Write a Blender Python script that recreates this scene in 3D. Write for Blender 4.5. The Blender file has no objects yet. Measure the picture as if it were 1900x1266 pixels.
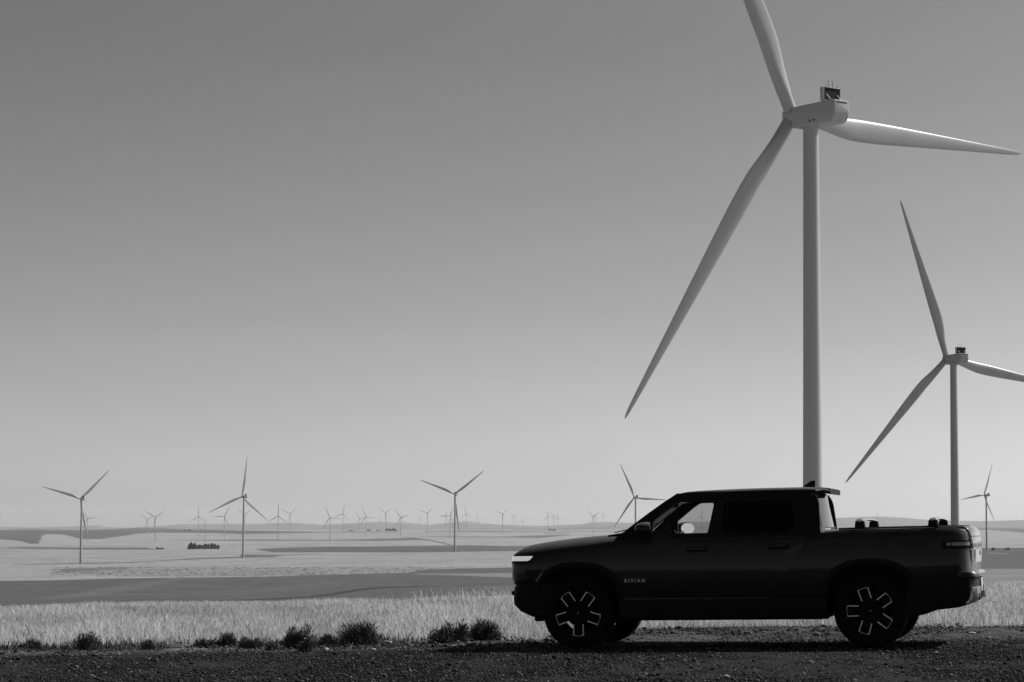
import bpy, bmesh, math, random
import numpy as np
from mathutils import Vector, Matrix
random.seed(7); rng = np.random.default_rng(11)
PI = math.pi
S = bpy.context.scene
C = S.collection

# ------------------------------------------------------------------ camera, sky, sun, exposure
FOC = 85 / 36 * 1900
PITCH = math.atan(342 / FOC); ROLL = math.radians(.25); EYE = 1.43
cam_d = bpy.data.cameras.new('camera'); cam_d.lens = 85; cam_d.sensor_width = 36
cam_d.clip_start = .5; cam_d.clip_end = 120000
cam = bpy.data.objects.new('camera', cam_d); C.objects.link(cam)
cam.matrix_world = Matrix.Translation((0, 0, EYE)) @ Matrix.Rotation(PI / 2 + PITCH, 4, 'X') @ Matrix.Rotation(ROLL, 4, 'Z')
S.camera = cam

SUN_AZ, SUN_EL = math.radians(64), math.radians(46)       # azimuth clockwise from the view direction
w = bpy.data.worlds.new('World'); S.world = w; w.use_nodes = True
nt = w.node_tree; nt.nodes.clear()
sky = nt.nodes.new('ShaderNodeTexSky'); sky.sky_type = 'NISHITA'; sky.sun_disc = False
sky.sun_elevation = SUN_EL; sky.sun_rotation = SUN_AZ
sky.altitude = 0; sky.air_density = .2; sky.dust_density = 1.0; sky.ozone_density = 1.0
sep = nt.nodes.new('ShaderNodeSeparateColor')
m1 = nt.nodes.new('ShaderNodeMath'); m1.operation = 'MULTIPLY'; m1.inputs[1].default_value = .1
m2 = nt.nodes.new('ShaderNodeMath'); m2.operation = 'POWER'; m2.inputs[1].default_value = 1.16
m3 = nt.nodes.new('ShaderNodeMath'); m3.operation = 'MULTIPLY'; m3.inputs[1].default_value = 2.03
bg = nt.nodes.new('ShaderNodeBackground'); bg.inputs[1].default_value = 1
wo = nt.nodes.new('ShaderNodeOutputWorld')
L = nt.links.new
L(sky.outputs[0], sep.inputs[0]); L(sep.outputs[1], m1.inputs[0]); L(m1.outputs[0], m2.inputs[0])
L(m2.outputs[0], m3.inputs[0])
tcw = nt.nodes.new('ShaderNodeTexCoord'); mpw = nt.nodes.new('ShaderNodeMapping'); mpw.inputs['Scale'].default_value = (2.6, 2.6, 24)
cir = nt.nodes.new('ShaderNodeTexNoise'); cir.inputs['Scale'].default_value = 1.6; cir.inputs['Detail'].default_value = 5    # faint veils of high cloud
cmr = nt.nodes.new('ShaderNodeMapRange'); cmr.inputs[1].default_value = .3; cmr.inputs[2].default_value = .7; cmr.inputs[3].default_value = .975; cmr.inputs[4].default_value = 1.025
m4 = nt.nodes.new('ShaderNodeMath'); m4.operation = 'MULTIPLY'
L(tcw.outputs['Generated'], mpw.inputs[0]); L(mpw.outputs[0], cir.inputs[0]); L(cir.outputs[0], cmr.inputs[0])
L(m3.outputs[0], m4.inputs[0]); L(cmr.outputs[0], m4.inputs[1]); L(m4.outputs[0], bg.inputs[0]); L(bg.outputs[0], wo.inputs[0])

sd = bpy.data.lights.new('sun', 'SUN'); sd.energy = 4.8; sd.angle = math.radians(.53); sd.color = (1, 1, 1)
so = bpy.data.objects.new('sun', sd); C.objects.link(so)
sdir = Vector((math.sin(SUN_AZ) * math.cos(SUN_EL), math.cos(SUN_AZ) * math.cos(SUN_EL), math.sin(SUN_EL)))
so.rotation_euler = sdir.to_track_quat('Z', 'Y').to_euler(); so.location = (60, 60, 90)
S.view_settings.view_transform = 'Standard'; S.view_settings.look = 'None'
S.view_settings.exposure = 0; S.view_settings.gamma = 1; S.view_settings.use_curve_mapping = False
S.cycles.volume_bounces = 1; S.cycles.max_bounces = 8; S.cycles.transparent_max_bounces = 12

# ------------------------------------------------------------------ helpers
def tag(o, label=None, cat=None, group=None, kind=None):
    if label: o['label'] = label
    if cat: o['category'] = cat
    if group: o['group'] = group
    if kind: o['kind'] = kind
    return o
def obj(name, me, mat=None, parent=None, loc=None):
    o = bpy.data.objects.new(name, me); C.objects.link(o)
    if mat is not None:
        me.materials.clear(); me.materials.append(mat)
    if parent is not None: o.parent = parent
    if loc is not None: o.location = loc
    return o
def empty(name, loc=(0, 0, 0), rz=0):
    o = bpy.data.objects.new(name, None); C.objects.link(o); o.location = loc; o.rotation_euler = (0, 0, rz)
    o.empty_display_size = .3
    return o
def mesh(name, v, f, smooth=None):
    me = bpy.data.meshes.new(name); me.from_pydata([tuple(map(float, p)) for p in v], [], f); me.update()
    if smooth is not None: smoothen(me, smooth)
    return me
def smoothen(me, ang=35):
    me.polygons.foreach_set('use_smooth', [True] * len(me.polygons))
    if ang < 180: me.set_sharp_from_angle(angle=math.radians(ang))
    return me
def from_bm(bm, name, smooth=None, norm=True):
    if norm: bmesh.ops.recalc_face_normals(bm, faces=bm.faces)
    me = bpy.data.meshes.new(name); bm.to_mesh(me); bm.free()
    if smooth is not None: smoothen(me, smooth)
    return me
def box_into(bm, c, s, rot=None, bev=0.0, seg=2):
    r = bmesh.ops.create_cube(bm, size=1)
    vs = r['verts']
    bmesh.ops.scale(bm, vec=s, verts=vs)
    if bev > 0:
        es = list({e for v_ in vs for e in v_.link_edges})
        q = bmesh.ops.bevel(bm, geom=es, offset=bev, segments=seg, affect='EDGES', profile=.5)
        vs = list({v_ for f_ in q['faces'] for v_ in f_.verts} | {v_ for v_ in vs if v_.is_valid})
    if rot is not None: bmesh.ops.rotate(bm, cent=(0, 0, 0), matrix=rot, verts=vs)
    bmesh.ops.translate(bm, vec=c, verts=vs)
    return vs
def boxm(name, c, s, rot=None, bev=0.0, smooth=40):
    bm = bmesh.new(); box_into(bm, c, s, rot, bev); return from_bm(bm, name, smooth if bev else None)
def loft(name, secs, closed=True, caps=True, smooth=35):
    n = len(secs[0]); v = [p for s in secs for p in s]; f = []
    for i in range(len(secs) - 1):
        for j in range(n if closed else n - 1):
            a, b = i * n + j, i * n + (j + 1) % n
            f.append((a, b, b + n, a + n))
    if caps and closed:
        f.append(tuple(range(n - 1, -1, -1))); f.append(tuple(range((len(secs) - 1) * n, len(secs) * n)))
    bm = bmesh.new(); me = mesh(name, v, f); bm.from_mesh(me); bpy.data.meshes.remove(me)
    if closed: bmesh.ops.recalc_face_normals(bm, faces=bm.faces)
    return from_bm(bm, name, smooth, norm=closed)
def prism(name, poly, y0, y1, fn=None, smooth=35):          # polygon in x,z pushed along y
    a = [(x, y0, z) for x, z in poly]; b = [(x, y1, z) for x, z in poly]
    me = loft(name, [a, b], smooth=smooth)
    if fn:
        for v_ in me.vertices: v_.co = fn(v_.co)
    return me
def tube(name, pts, rad, n=10, caps=True, smooth=60):
    secs = []
    pts = [Vector(p) for p in pts]
    for i, p in enumerate(pts):
        d = (pts[min(i + 1, len(pts) - 1)] - pts[max(i - 1, 0)]).normalized()
        up = Vector((0, 0, 1)) if abs(d.z) < .9 else Vector((1, 0, 0))
        a = d.cross(up).normalized(); b = a.cross(d)
        r = rad[i] if isinstance(rad, (list, tuple)) else rad
        secs.append([p + r * (math.cos(2 * PI * k / n) * a + math.sin(2 * PI * k / n) * b) for k in range(n)])
    return loft(name, secs, caps=caps, smooth=smooth)
def join(name, mes, smooth=None):
    bm = bmesh.new()
    for m in mes:
        bm.from_mesh(m); bpy.data.meshes.remove(m)
    me = from_bm(bm, name, None, norm=False)
    if smooth is not None: smoothen(me, smooth)
    return me
def boolean(me, cutters):
    o = bpy.data.objects.new('tmp', me); C.objects.link(o); cs = []
    for c_ in cutters:
        q = bpy.data.objects.new('cut', c_); C.objects.link(q); cs.append(q)
        md = o.modifiers.new('b', 'BOOLEAN'); md.operation = 'DIFFERENCE'; md.object = q; md.solver = 'EXACT'
    dg = bpy.context.evaluated_depsgraph_get(); dg.update()
    r = bpy.data.meshes.new_from_object(o.evaluated_get(dg))
    for q in cs + [o]:
        d = q.data; bpy.data.objects.remove(q); bpy.data.meshes.remove(d)
    return r
def curve2d(name, splines, depth, smooth=None):              # filled outline with holes, in x,y, thickness along z
    cu = bpy.data.curves.new(name, 'CURVE'); cu.dimensions = '2D'; cu.fill_mode = 'BOTH'; cu.extrude = depth / 2
    for sp in splines:
        s_ = cu.splines.new('POLY'); s_.points.add(len(sp) - 1); s_.use_cyclic_u = True
        for i, (x, y) in enumerate(sp): s_.points[i].co = (x, y, 0, 1)
    o = bpy.data.objects.new('tmp', cu); C.objects.link(o)
    dg = bpy.context.evaluated_depsgraph_get(); dg.update()
    me = bpy.data.meshes.new_from_object(o.evaluated_get(dg))
    bpy.data.objects.remove(o); bpy.data.curves.remove(cu)
    if smooth is not None: smoothen(me, smooth)
    return me
def textm(name, s_, size, ext, spacing=1.0, align='LEFT'):   # letters in x,y standing up along z
    cu = bpy.data.curves.new(name, 'FONT'); cu.body = s_; cu.size = size; cu.extrude = ext; cu.space_character = spacing
    cu.align_x = align
    o = bpy.data.objects.new('tmp', cu); C.objects.link(o)
    dg = bpy.context.evaluated_depsgraph_get(); dg.update()
    me = bpy.data.meshes.new_from_object(o.evaluated_get(dg))
    bpy.data.objects.remove(o); bpy.data.curves.remove(cu)
    return me
def rounded(poly, r, n=4):                                   # round every corner of a polygon
    out = []
    N = len(poly)
    for i in range(N):
        p0, p1, p2 = (Vector(poly[i - 1]), Vector(poly[i]), Vector(poly[(i + 1) % N]))
        a = (p0 - p1); b = (p2 - p1); ra = min(r, a.length * .45, b.length * .45)
        A = p1 + a.normalized() * ra; B = p1 + b.normalized() * ra
        for k in range(n + 1):
            t = k / n; out.append(tuple((1 - t) ** 2 * A + 2 * t * (1 - t) * p1 + t * t * B))
    return out

# ------------------------------------------------------------------ materials (a black and white photograph: every colour is a grey)
def mat(name, v, rough=.6, metal=0, spec=.5, noise=None, bump=None, coat=0, ior=1.5):
    m = bpy.data.materials.new(name); m.use_nodes = True; n = m.node_tree.nodes; b = n['Principled BSDF']
    b.inputs['IOR'].default_value = ior; b.inputs['Coat IOR'].default_value = ior
    b.inputs['Base Color'].default_value = (v, v, v, 1); b.inputs['Roughness'].default_value = rough
    b.inputs['Metallic'].default_value = metal; b.inputs['Specular IOR Level'].default_value = spec
    b.inputs['Coat Weight'].default_value = coat; b.inputs['Coat Roughness'].default_value = .05
    lk = m.node_tree.links.new
    if noise or bump:
        tc = n.new('ShaderNodeTexCoord')
    if noise:
        sc, amt = noise[0], noise[1]
        mp = n.new('ShaderNodeMapping'); mp.inputs['Scale'].default_value = noise[2] if len(noise) > 2 else (1, 1, 1)
        t = n.new('ShaderNodeTexNoise'); t.inputs['Scale'].default_value = sc; t.inputs['Detail'].default_value = 6
        mr = n.new('ShaderNodeMapRange'); mr.inputs[1].default_value = .3; mr.inputs[2].default_value = .7
        mr.inputs[3].default_value = v * (1 - amt); mr.inputs[4].default_value = v * (1 + amt)
        lk(tc.outputs['Object'], mp.inputs[0]); lk(mp.outputs[0], t.inputs[0]); lk(t.outputs[0], mr.inputs[0]); lk(mr.outputs[0], b.inputs['Base Color'])
        rr = n.new('ShaderNodeMapRange'); rr.inputs[3].default_value = max(.02, rough * .85); rr.inputs[4].default_value = min(1, rough * 1.2)
        lk(t.outputs[0], rr.inputs[0]); lk(rr.outputs[0], b.inputs['Roughness'])
    if bump:
        t2 = n.new('ShaderNodeTexNoise'); t2.inputs['Scale'].default_value = bump[0]; t2.inputs['Detail'].default_value = 8
        bp = n.new('ShaderNodeBump'); bp.inputs['Strength'].default_value = bump[1]; bp.inputs['Distance'].default_value = bump[2]
        lk(tc.outputs['Object'], t2.inputs[0]); lk(t2.outputs[0], bp.inputs['Height']); lk(bp.outputs[0], b.inputs['Normal'])
    return m
def emis(m, v, s_):
    b = m.node_tree.nodes['Principled BSDF']; b.inputs['Emission Color'].default_value = (v, v, v, 1); b.inputs['Emission Strength'].default_value = s_
    return m
def glass(name, tint, refl=1.0):
    m = bpy.data.materials.new(name); m.use_nodes = True; n = m.node_tree.nodes; n.clear(); lk = m.node_tree.links.new
    tr = n.new('ShaderNodeBsdfTransparent'); tr.inputs[0].default_value = (tint, tint, tint, 1)
    gl = n.new('ShaderNodeBsdfGlossy'); gl.inputs['Roughness'].default_value = .02; gl.inputs[0].default_value = (refl, refl, refl, 1)
    fr = n.new('ShaderNodeFresnel'); ge = n.new('ShaderNodeNewGeometry'); mi = n.new('ShaderNodeMath'); mi.operation = 'MULTIPLY_ADD'
    mi.inputs[1].default_value = 1 / 1.3 - 1.3; mi.inputs[2].default_value = 1.3      # both faces of a pane reflect alike
    lk(ge.outputs['Backfacing'], mi.inputs[0]); lk(mi.outputs[0], fr.inputs[0])
    mx = n.new('ShaderNodeMixShader'); o = n.new('ShaderNodeOutputMaterial')
    lk(fr.outputs[0], mx.inputs[0]); lk(tr.outputs[0], mx.inputs[1]); lk(gl.outputs[0], mx.inputs[2]); lk(mx.outputs[0], o.inputs[0])
    return m
M = dict(
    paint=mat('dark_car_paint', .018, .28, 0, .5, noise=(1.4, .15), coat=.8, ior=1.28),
    plastic=mat('black_plastic', .008, .65, 0, .2, bump=(180, .2, .002)),
    rubber=mat('tyre_rubber', .007, .85, 0, .15, noise=(14, .4)),
    rim=mat('dark_wheel_metal', .004, .6, 0, .15),
    rimline=mat('machined_edge', .95, .5, .1, .5),
    chrome=mat('brushed_metal', .55, .3, .9, .5, noise=(30, .15)),
    lettering=mat('lettering_metal', .85, .5, .0, .5),
    letter_dark=mat('letter_dark', .02, .5),
    plate=mat('pale_panel', .50, .55, 0, .4, noise=(8, .08)),
    lamp=emis(mat('headlamp_lens', .7, .15), 1.0, .38),
    taillamp=mat('taillamp_lens', .25, .2, 0, .6),
    marker=mat('marker_lens', .25, .3, 0, .6),
    interior=mat('cabin_trim', .012, .8, 0, .2),
    clear=glass('clear_glass', .84), dark=glass('privacy_glass', .02), wind=glass('windscreen_glass', .46),
    tower=mat('turbine_white_paint', .42, .42, 0, .4, noise=(.25, .06, (1, 1, .15))),
    blade=mat('blade_gelcoat', .42, .35, 0, .5, noise=(.12, .06)),
    nacelle=mat('nacelle_fibreglass', .42, .45, 0, .4, noise=(.5, .06)),
    vent=mat('black_radiator', .006, .7, 0, .2),
    leaf=mat('shrub_foliage', .085, .8, 0, .15, noise=(9, .7)),
    twig=mat('shrub_twig', .05, .85, 0, .1),
    tree=mat('tree_foliage', .035, .8, 0, .1, noise=(.6, .6)),
    bark=mat('bark', .06, .9),
    stone=mat('pale_stone', .34, .85, 0, .2, noise=(20, .3), bump=(60, .5, .01)),
    shed=mat('weathered_shed', .08, .8, noise=(2, .3)), shedroof=mat('shed_roof', .12, .6, noise=(2, .3)),
    pillar=mat('dark_pillar_paint', .009, .4, 0, .5, ior=1.3),
    mirror=mat('mirror_silver', .97, .03, 1),
    white=mat('white_paint', .75, .4),
)

def sunlit_faces(m, v, amt):                                          # sunlight painted in: paler base colour on upward and backward facing paint
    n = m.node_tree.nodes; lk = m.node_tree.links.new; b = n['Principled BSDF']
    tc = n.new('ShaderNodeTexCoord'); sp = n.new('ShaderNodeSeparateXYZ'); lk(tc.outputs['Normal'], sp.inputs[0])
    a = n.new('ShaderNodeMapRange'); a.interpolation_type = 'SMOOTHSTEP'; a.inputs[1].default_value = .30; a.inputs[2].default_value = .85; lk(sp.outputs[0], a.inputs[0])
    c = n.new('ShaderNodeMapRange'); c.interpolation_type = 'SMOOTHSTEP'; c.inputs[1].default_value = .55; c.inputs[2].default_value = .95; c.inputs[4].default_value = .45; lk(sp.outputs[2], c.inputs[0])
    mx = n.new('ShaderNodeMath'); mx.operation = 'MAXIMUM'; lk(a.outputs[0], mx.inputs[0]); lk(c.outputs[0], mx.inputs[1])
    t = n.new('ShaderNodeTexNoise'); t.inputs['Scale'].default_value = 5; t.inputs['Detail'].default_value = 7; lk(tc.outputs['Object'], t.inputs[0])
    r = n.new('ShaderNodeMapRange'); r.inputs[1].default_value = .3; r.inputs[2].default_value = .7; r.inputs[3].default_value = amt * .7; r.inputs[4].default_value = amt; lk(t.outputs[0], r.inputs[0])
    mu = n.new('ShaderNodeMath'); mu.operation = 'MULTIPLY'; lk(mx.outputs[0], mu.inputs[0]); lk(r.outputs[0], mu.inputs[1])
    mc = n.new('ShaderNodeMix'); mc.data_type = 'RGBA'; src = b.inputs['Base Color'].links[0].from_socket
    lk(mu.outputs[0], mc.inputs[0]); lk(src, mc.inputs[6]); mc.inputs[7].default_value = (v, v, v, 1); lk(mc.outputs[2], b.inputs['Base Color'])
sunlit_faces(M['paint'], .20, .8)

# ------------------------------------------------------------------ the land
def ray(u, v):
    d = Matrix.Rotation(PI / 2 + PITCH, 3, 'X') @ Matrix.Rotation(ROLL, 3, 'Z') @ Vector(((u - 950) / FOC, -(v - 633) / FOC, -1))
    return d / d.y
_d = [ray(950 + k, 633) - ray(950, 633) for k in (1,)][0]
def z_line(u, y, d):                                          # height of a sight line at bearing u, slope y, after d metres
    cu = (u - 950) / FOC; cv = -(y - 633) / FOC
    cr, sr = math.cos(ROLL), math.sin(ROLL)
    px = cu * cr - cv * sr; py = cu * sr + cv * cr
    a = PI / 2 + PITCH; ca, sa = math.cos(a), math.sin(a)
    wy = py * ca + sa; wz = py * sa - ca
    return EYE + wz / wy * d
def slope_u(X, d): return 950 + FOC * X / d                   # bearing of a place
def plane_z(X, Y): return -.0297 + .0206 * (np.clip(X, -18, 22) - 1.04)
TD = [(90, 1150), (150, 1160), (250, 1167), (391, 1165), (520, 1140), (600, 1125), (650, 1118), (750, 1107), (950, 1090), (1200, 1076), (1700, 1065),
      (2600, 1055), (3350, 1046), (3500, 1035), (3715, 1023), (5000, 1017), (6500, 1013), (8000, 1010), (10000, 1005.5), (10800, 1003), (11500, 1000),
      (12000, 997), (13000, 992.5), (13500, 990), (14200, 987), (16000, 985)]
TOP = [(-2000, 976), (0, 978), (60, 979), (140, 977), (187, 975), (205, 978), (240, 980), (310, 975.5), (340, 973), (440, 972), (480, 972), (540, 970), (600, 974),
       (700, 969), (760, 970), (800, 974), (870, 966.5), (900, 972), (930, 974), (1000, 976), (1080, 973), (1100, 969.5), (1140, 969), (1170, 970.5),
       (1300, 968), (1560, 961), (1600, 959.5), (1630, 958.5), (1680, 961), (1720, 965), (1780, 966.5), (1820, 967.5), (1870, 966), (1900, 965), (4000, 968)]
td = np.array(TD, float); tp = np.array(TOP, float)
def y_of(u, d):
    u = np.clip(u, -500, 2500)
    y = np.interp(np.log(d), np.log(td[:, 0]), td[:, 1])
    top = np.interp(u, tp[:, 0], tp[:, 1])
    t = np.clip((d - 16000) / 11000, 0, 1); t = t * t * (3 - 2 * t)
    y = np.where(d > 16000, 985 + (top - 985) * t, y)
    # rolling relief between the fields
    rel = 1.3 * np.sin(u / 210 + 1.2) * np.exp(-((np.log(d) - math.log(12500)) / .3) ** 2)
    y = y + rel
    return np.where(d > 27000, y + (d - 27000) / 1200, y)
def ground_z(X, Y):
    X = np.asarray(X, float); Y = np.asarray(Y, float)
    d = np.maximum(Y, 2.0); u = slope_u(X, np.maximum(d, 60)); u = np.clip(u, -900, 2900)
    cr = 42 + 5 * np.clip((X - 3.5) / 4, 0, 1)
    near = plane_z(X, Y) - np.where(d > cr, .0045 * (np.minimum(d, 100) - cr) ** 2, 0)
    # wheel ruts and a low crown on the track
    far = z_line(u, y_of(u, np.maximum(d, 90)), d)
    t = np.clip((d - 55) / 45, 0, 1); t = t * t * (3 - 2 * t)
    return near * (1 - t) + far * t

def vnoise(x, y, seed):                                        # value noise
    xi = np.floor(x).astype(np.int64); yi = np.floor(y).astype(np.int64); fx = x - xi; fy = y - yi
    fx = fx * fx * (3 - 2 * fx); fy = fy * fy * (3 - 2 * fy)
    def h(a, b):
        n = (a * 374761393 + b * 668265263 + seed * 1442695041) & 0xffffffff
        n = ((n ^ (n >> 13)) * 1274126177) & 0xffffffff
        return ((n ^ (n >> 16)) & 0xffff) / 65535.
    return (h(xi, yi) * (1 - fx) + h(xi + 1, yi) * fx) * (1 - fy) + (h(xi, yi + 1) * (1 - fx) + h(xi + 1, yi + 1) * fx) * fy
def fbm(x, y, seed, o=4):
    r = 0; a = .5
    for k in range(o): r = r + a * vnoise(x * 2 ** k, y * 2 ** k, seed + k); a *= .5
    return r / (1 - .5 ** o)

def crop(u, y):                                                # what grows where on the far land, with a gully shadow painted in
    A = np.full(u.shape, .235)
    def band(top, bot, val, soft=.35):
        t = np.array(top, float); b = np.array(bot, float)
        yt = np.interp(u, t[:, 0], t[:, 1]); yb = np.interp(u, b[:, 0], b[:, 1])
        inu = (u >= max(t[0, 0], b[0, 0])) & (u <= min(t[-1, 0], b[-1, 0]))
        m_ = np.clip((y - yt) / soft + .5, 0, 1) * np.clip((yb - y) / soft + .5, 0, 1) * inu
        A[:] = A * (1 - m_) + val * m_
    A[y < 983] = .17
    # long dark fallow ridge on the left skyline
    band([(-900, 984), (0, 984), (60, 982), (100, 983), (150, 984), (200, 982.5), (240, 980), (262, 979), (300, 980), (340, 982), (400, 983), (455, 984.5), (500, 985.5), (600, 987.3), (745, 986.4)],
         [(-900, 1000), (0, 1001), (40, 1004), (62, 1009.5), (77, 1009), (82, 995), (88, 991), (120, 992), (128, 993.5), (150, 999.5), (165, 1001), (190, 1000.5), (240, 993.5), (262, 990), (300, 988.5), (400, 989.7), (455, 991.5), (480, 990.6), (560, 989.2), (600, 988.5), (745, 987.5)], .062)
    band([(790, 986.2), (850, 985), (940, 985.6), (1000, 985.8), (1500, 985)], [(790, 987.2), (850, 986.8), (940, 987.2), (1000, 987), (1500, 986)], .10)
    band([(955, 981.3), (1020, 981.8), (1100, 979.5), (1500, 978)], [(955, 982.6), (1020, 983.4), (1100, 981), (1500, 979)], .10)
    band([(1010, 988.9), (1055, 989.6)], [(1010, 989.9), (1055, 990.7)], .09)
    band([(330, 1003), (480, 1001.2), (560, 1002), (620, 1002.5), (700, 1000.3), (755, 998.6), (765, 997), (775, 998.4), (800, 1001.5), (825, 1007), (842, 1012)],
         [(330, 1003.5), (480, 1003.8), (560, 1004), (620, 1003.8), (700, 1004), (755, 1003), (765, 1003), (790, 1003.2), (800, 1004), (825, 1009.5), (842, 1014)], .085)
    band([(780, 996), (835, 995.4), (940, 996), (1000, 993.5), (1060, 992.8)], [(780, 996.6), (835, 996.8), (940, 997.6), (1000, 998.5), (1060, 993.6)], .095)
    band([(-900, 1016), (0, 1016.8), (60, 1015), (150, 1016.5), (240, 1016), (275, 1016), (292, 1019.6)], [(-900, 1018), (0, 1017.6), (60, 1019), (150, 1020), (292, 1020.4)], .105)
    band([(478, 1019.2), (520, 1017), (600, 1014.6), (700, 1014), (800, 1012.6), (870, 1012), (940, 1013.3), (1760, 1012)],
         [(478, 1020), (510, 1024.6), (700, 1025.2), (850, 1024.2), (940, 1023), (1760, 1012.4)], .085)
    band([(450, 1029), (528, 1030), (600, 1028)], [(450, 1033.8), (505, 1034.6), (528, 1031.4), (600, 1028.6)], .10)
    band([(28, 1048.3), (76, 1046.6), (145, 1045.3), (240, 1044), (282, 1041.6), (326, 1038.8), (379, 1035.6), (442, 1033.4), (480, 1031)],
         [(28, 1048.9), (76, 1047.6), (145, 1046.6), (240, 1045.2), (282, 1042.4), (326, 1039.8), (379, 1037.2), (442, 1035), (480, 1034.4)], .075)
    # tracks across the right hand side
    band([(1780, 979), (1900, 981), (2500, 981)], [(1780, 983), (1840, 984), (1900, 989), (2500, 992)], .085)
    # rough draw with brush
    rough = fbm(u / 2.6, y / .9, 5, 3)
    band([(100, 1055), (131, 1053.5), (236, 1052.6), (300, 1056), (430, 1056), (480, 1056), (560, 1052.5), (640, 1052), (800, 1054), (900, 1054)],
         [(100, 1064), (236, 1068), (480, 1069.6), (560, 1069), (700, 1064.5), (900, 1058)], .20)
    A[:] = np.where((y > 1052) & (y < 1070) & (u > 100) & (u < 900) & (rough > .58), .095, A)
    band([(120, 1056), (140, 1054.6), (236, 1052.6), (250, 1053)], [(120, 1061), (160, 1060.5), (236, 1055.5), (250, 1054)], .11)
    # lower dark fallow
    band([(-900, 1079), (0, 1078), (100, 1077), (200, 1074), (300, 1072.5), (480, 1070.5), (520, 1069.5), (600, 1067), (700, 1064.5), (760, 1063), (780, 1058), (860, 1055), (950, 1053), (1300, 1045), (1420, 1019)],
         [(-900, 1160), (1420, 1160)], .080)
    band([(770, 1065), (850, 1064.5), (960, 1063), (1400, 1060)], [(770, 1066), (850, 1068), (960, 1072), (1400, 1062)], .17)
    band([(91, 1109), (150, 1100), (236, 1086), (336, 1072), (345, 1071)], [(91, 1112), (150, 1110), (236, 1098), (336, 1078), (345, 1072)], .10, 4)
    band([(300, 1104), (480, 1094), (640, 1078)], [(300, 1109), (480, 1101), (640, 1084)], .09, 5)
    band([(330, 1116), (460, 1112.8), (578, 1106.6), (628, 1099.5), (669, 1092.8), (712, 1089.6), (763, 1088.2), (880, 1088.5)],
         [(330, 1117), (460, 1115), (578, 1109.6), (628, 1104.5), (669, 1096.6), (712, 1092), (763, 1089.8), (880, 1089)], .038)  # shadow of the gully, painted as a dark line
    band([(820, 1089), (1000, 1090), (1300, 1090)], [(820, 1089.6), (1000, 1091), (1300, 1091)], .15)
    # right of the truck
    band([(1400, 1017), (1900, 1017), (2500, 1017)], [(1400, 1057), (1900, 1056), (2500, 1056)], .078)
    band([(1400, 1057), (1900, 1056), (2500, 1056)], [(1400, 1160), (2500, 1160)], .165)
    band([(1830, 1026), (1870, 1027)], [(1830, 1027.2), (1870, 1028.4)], .18, .8)
    return A

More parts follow.
